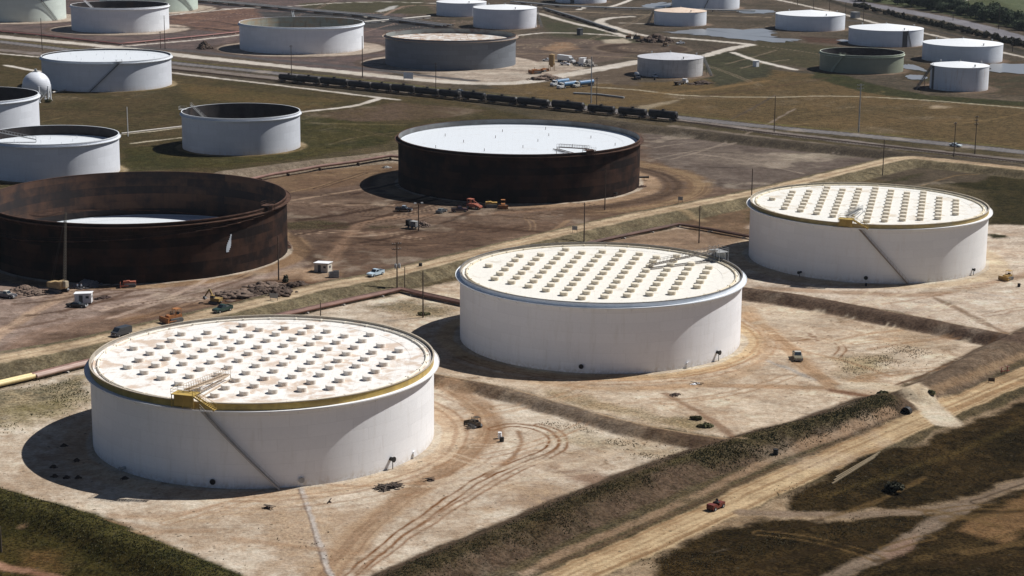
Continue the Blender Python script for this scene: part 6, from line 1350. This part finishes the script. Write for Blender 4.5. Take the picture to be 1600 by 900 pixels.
def tufts(name, pts, width, n, h, m, off=0, seed=1, keep=.0):
    q = np.random.RandomState(seed); P = np.array(pts); sl_ = np.hypot(*(P[1:]-P[:-1]).T); cum = np.r_[0, np.cumsum(sl_)]; t = q.uniform(0, cum[-1], n); i = np.clip(np.searchsorted(cum, t)-1, 0, len(sl_)-1); f = (t-cum[i])/sl_[i]; d = (P[i+1]-P[i])/sl_[i][:, None]
    lat = off+q.normal(0, width/2.2, n); X = P[i, 0]+d[:, 0]*f*sl_[i]-d[:, 1]*lat; Y = P[i, 1]+d[:, 1]*f*sl_[i]+d[:, 0]*lat; k = fbm(X, Y, 5, 90+seed, 3) > keep-.5; X, Y = X[k], Y[k]; Z = height(X, Y); V = []; F = []; c = 0
    for x_, y_, z_ in zip(X, Y, Z):
        for _ in range(4):
            a = q.uniform(0, 6.28); hh = h*q.uniform(.4, 1.3); w_ = h*q.uniform(.25, .6); ex, ey = math.cos(a)*w_, math.sin(a)*w_; lx_, ly_ = q.uniform(-.4, .4)*hh, q.uniform(-.4, .4)*hh
            V += [(x_-ex, y_-ey, z_-.05), (x_+ex, y_+ey, z_-.05), (x_+ex*.5+lx_, y_+ey*.5+ly_, z_+hh), (x_-ex*.6+lx_, y_-ey*.6+ly_, z_+hh*.8)]; F.append((c, c+1, c+2, c+3)); c += 4
    me = bpy.data.meshes.new(name); me.from_pydata(V, [], F); me.materials.append(m); o = bpy.data.objects.new(name, me); COL.objects.link(o); o['kind'] = 'stuff'; return o
tufts('weeds', DIKES[0][0], 4.2, 3600, .15, m_weed, seed=2)
tufts('weeds', line((600, 915), (700, 870), (820, 838), (900, 795), (1010, 752), z=1.0), 6.0, 2200, .18, m_weed, seed=3, keep=.5)
tufts('weeds', DIKES[5][0], 7.0, 4600, .18, m_weed, off=-1.0, seed=4)
tufts('weeds', line((1095, 727), (1200, 692), (1300, 662), (1390, 628), z=1), 4.5, 2800, .2, m_weed, seed=5, keep=.4)
tufts('dry_weeds', line((-40, 665), (40, 640), (100, 612), (140, 600)), 12, 1400, .2, m_weed2, seed=6, keep=.5)
tufts('dry_weeds', line((1240, 785), (1400, 745), (1600, 690), (1750, 640)), 9, 1800, .16, m_dry, seed=7, keep=.5)
tufts('dry_weeds', line((1040, 895), (1150, 850), (1300, 830), (1430, 815)), 7, 1500, .16, m_dry, seed=17, keep=.5)
tufts('dry_weeds', line((860, 655), (950, 690), (1050, 715), (1110, 712)), 5, 1100, .17, m_dry, seed=8, keep=.5)
tufts('dry_weeds', line((1310, 575), (1350, 572), (1400, 555), (1440, 545)), 7, 900, .17, m_dry, seed=9, keep=.45)
tufts('dry_weeds', line((435, 820), (470, 850), (490, 885)), 5, 320, .2, m_dry, seed=10, keep=.5)

# ------------------------------------------------------------------ thin summer haze
hz = MB().box((0, 1600, 70), (3600, 4200, 144)).build('haze', None) if False else None
hm = bpy.data.materials.new('haze_air'); hm.use_nodes = True; hn = hm.node_tree; hn.nodes.clear(); ho = hn.nodes.new('ShaderNodeOutputMaterial'); hv = hn.nodes.new('ShaderNodeVolumePrincipled')
hv.inputs['Color'].default_value = (.80, .88, 1.0, 1); hv.inputs['Density'].default_value = .00002; hv.inputs['Anisotropy'].default_value = .2; hn.links.new(hv.outputs[0], ho.inputs['Volume'])
hz = MB().box((0, 1900, 66), (5200, 5000, 140)).build('haze', hm); hz['kind'] = 'stuff'
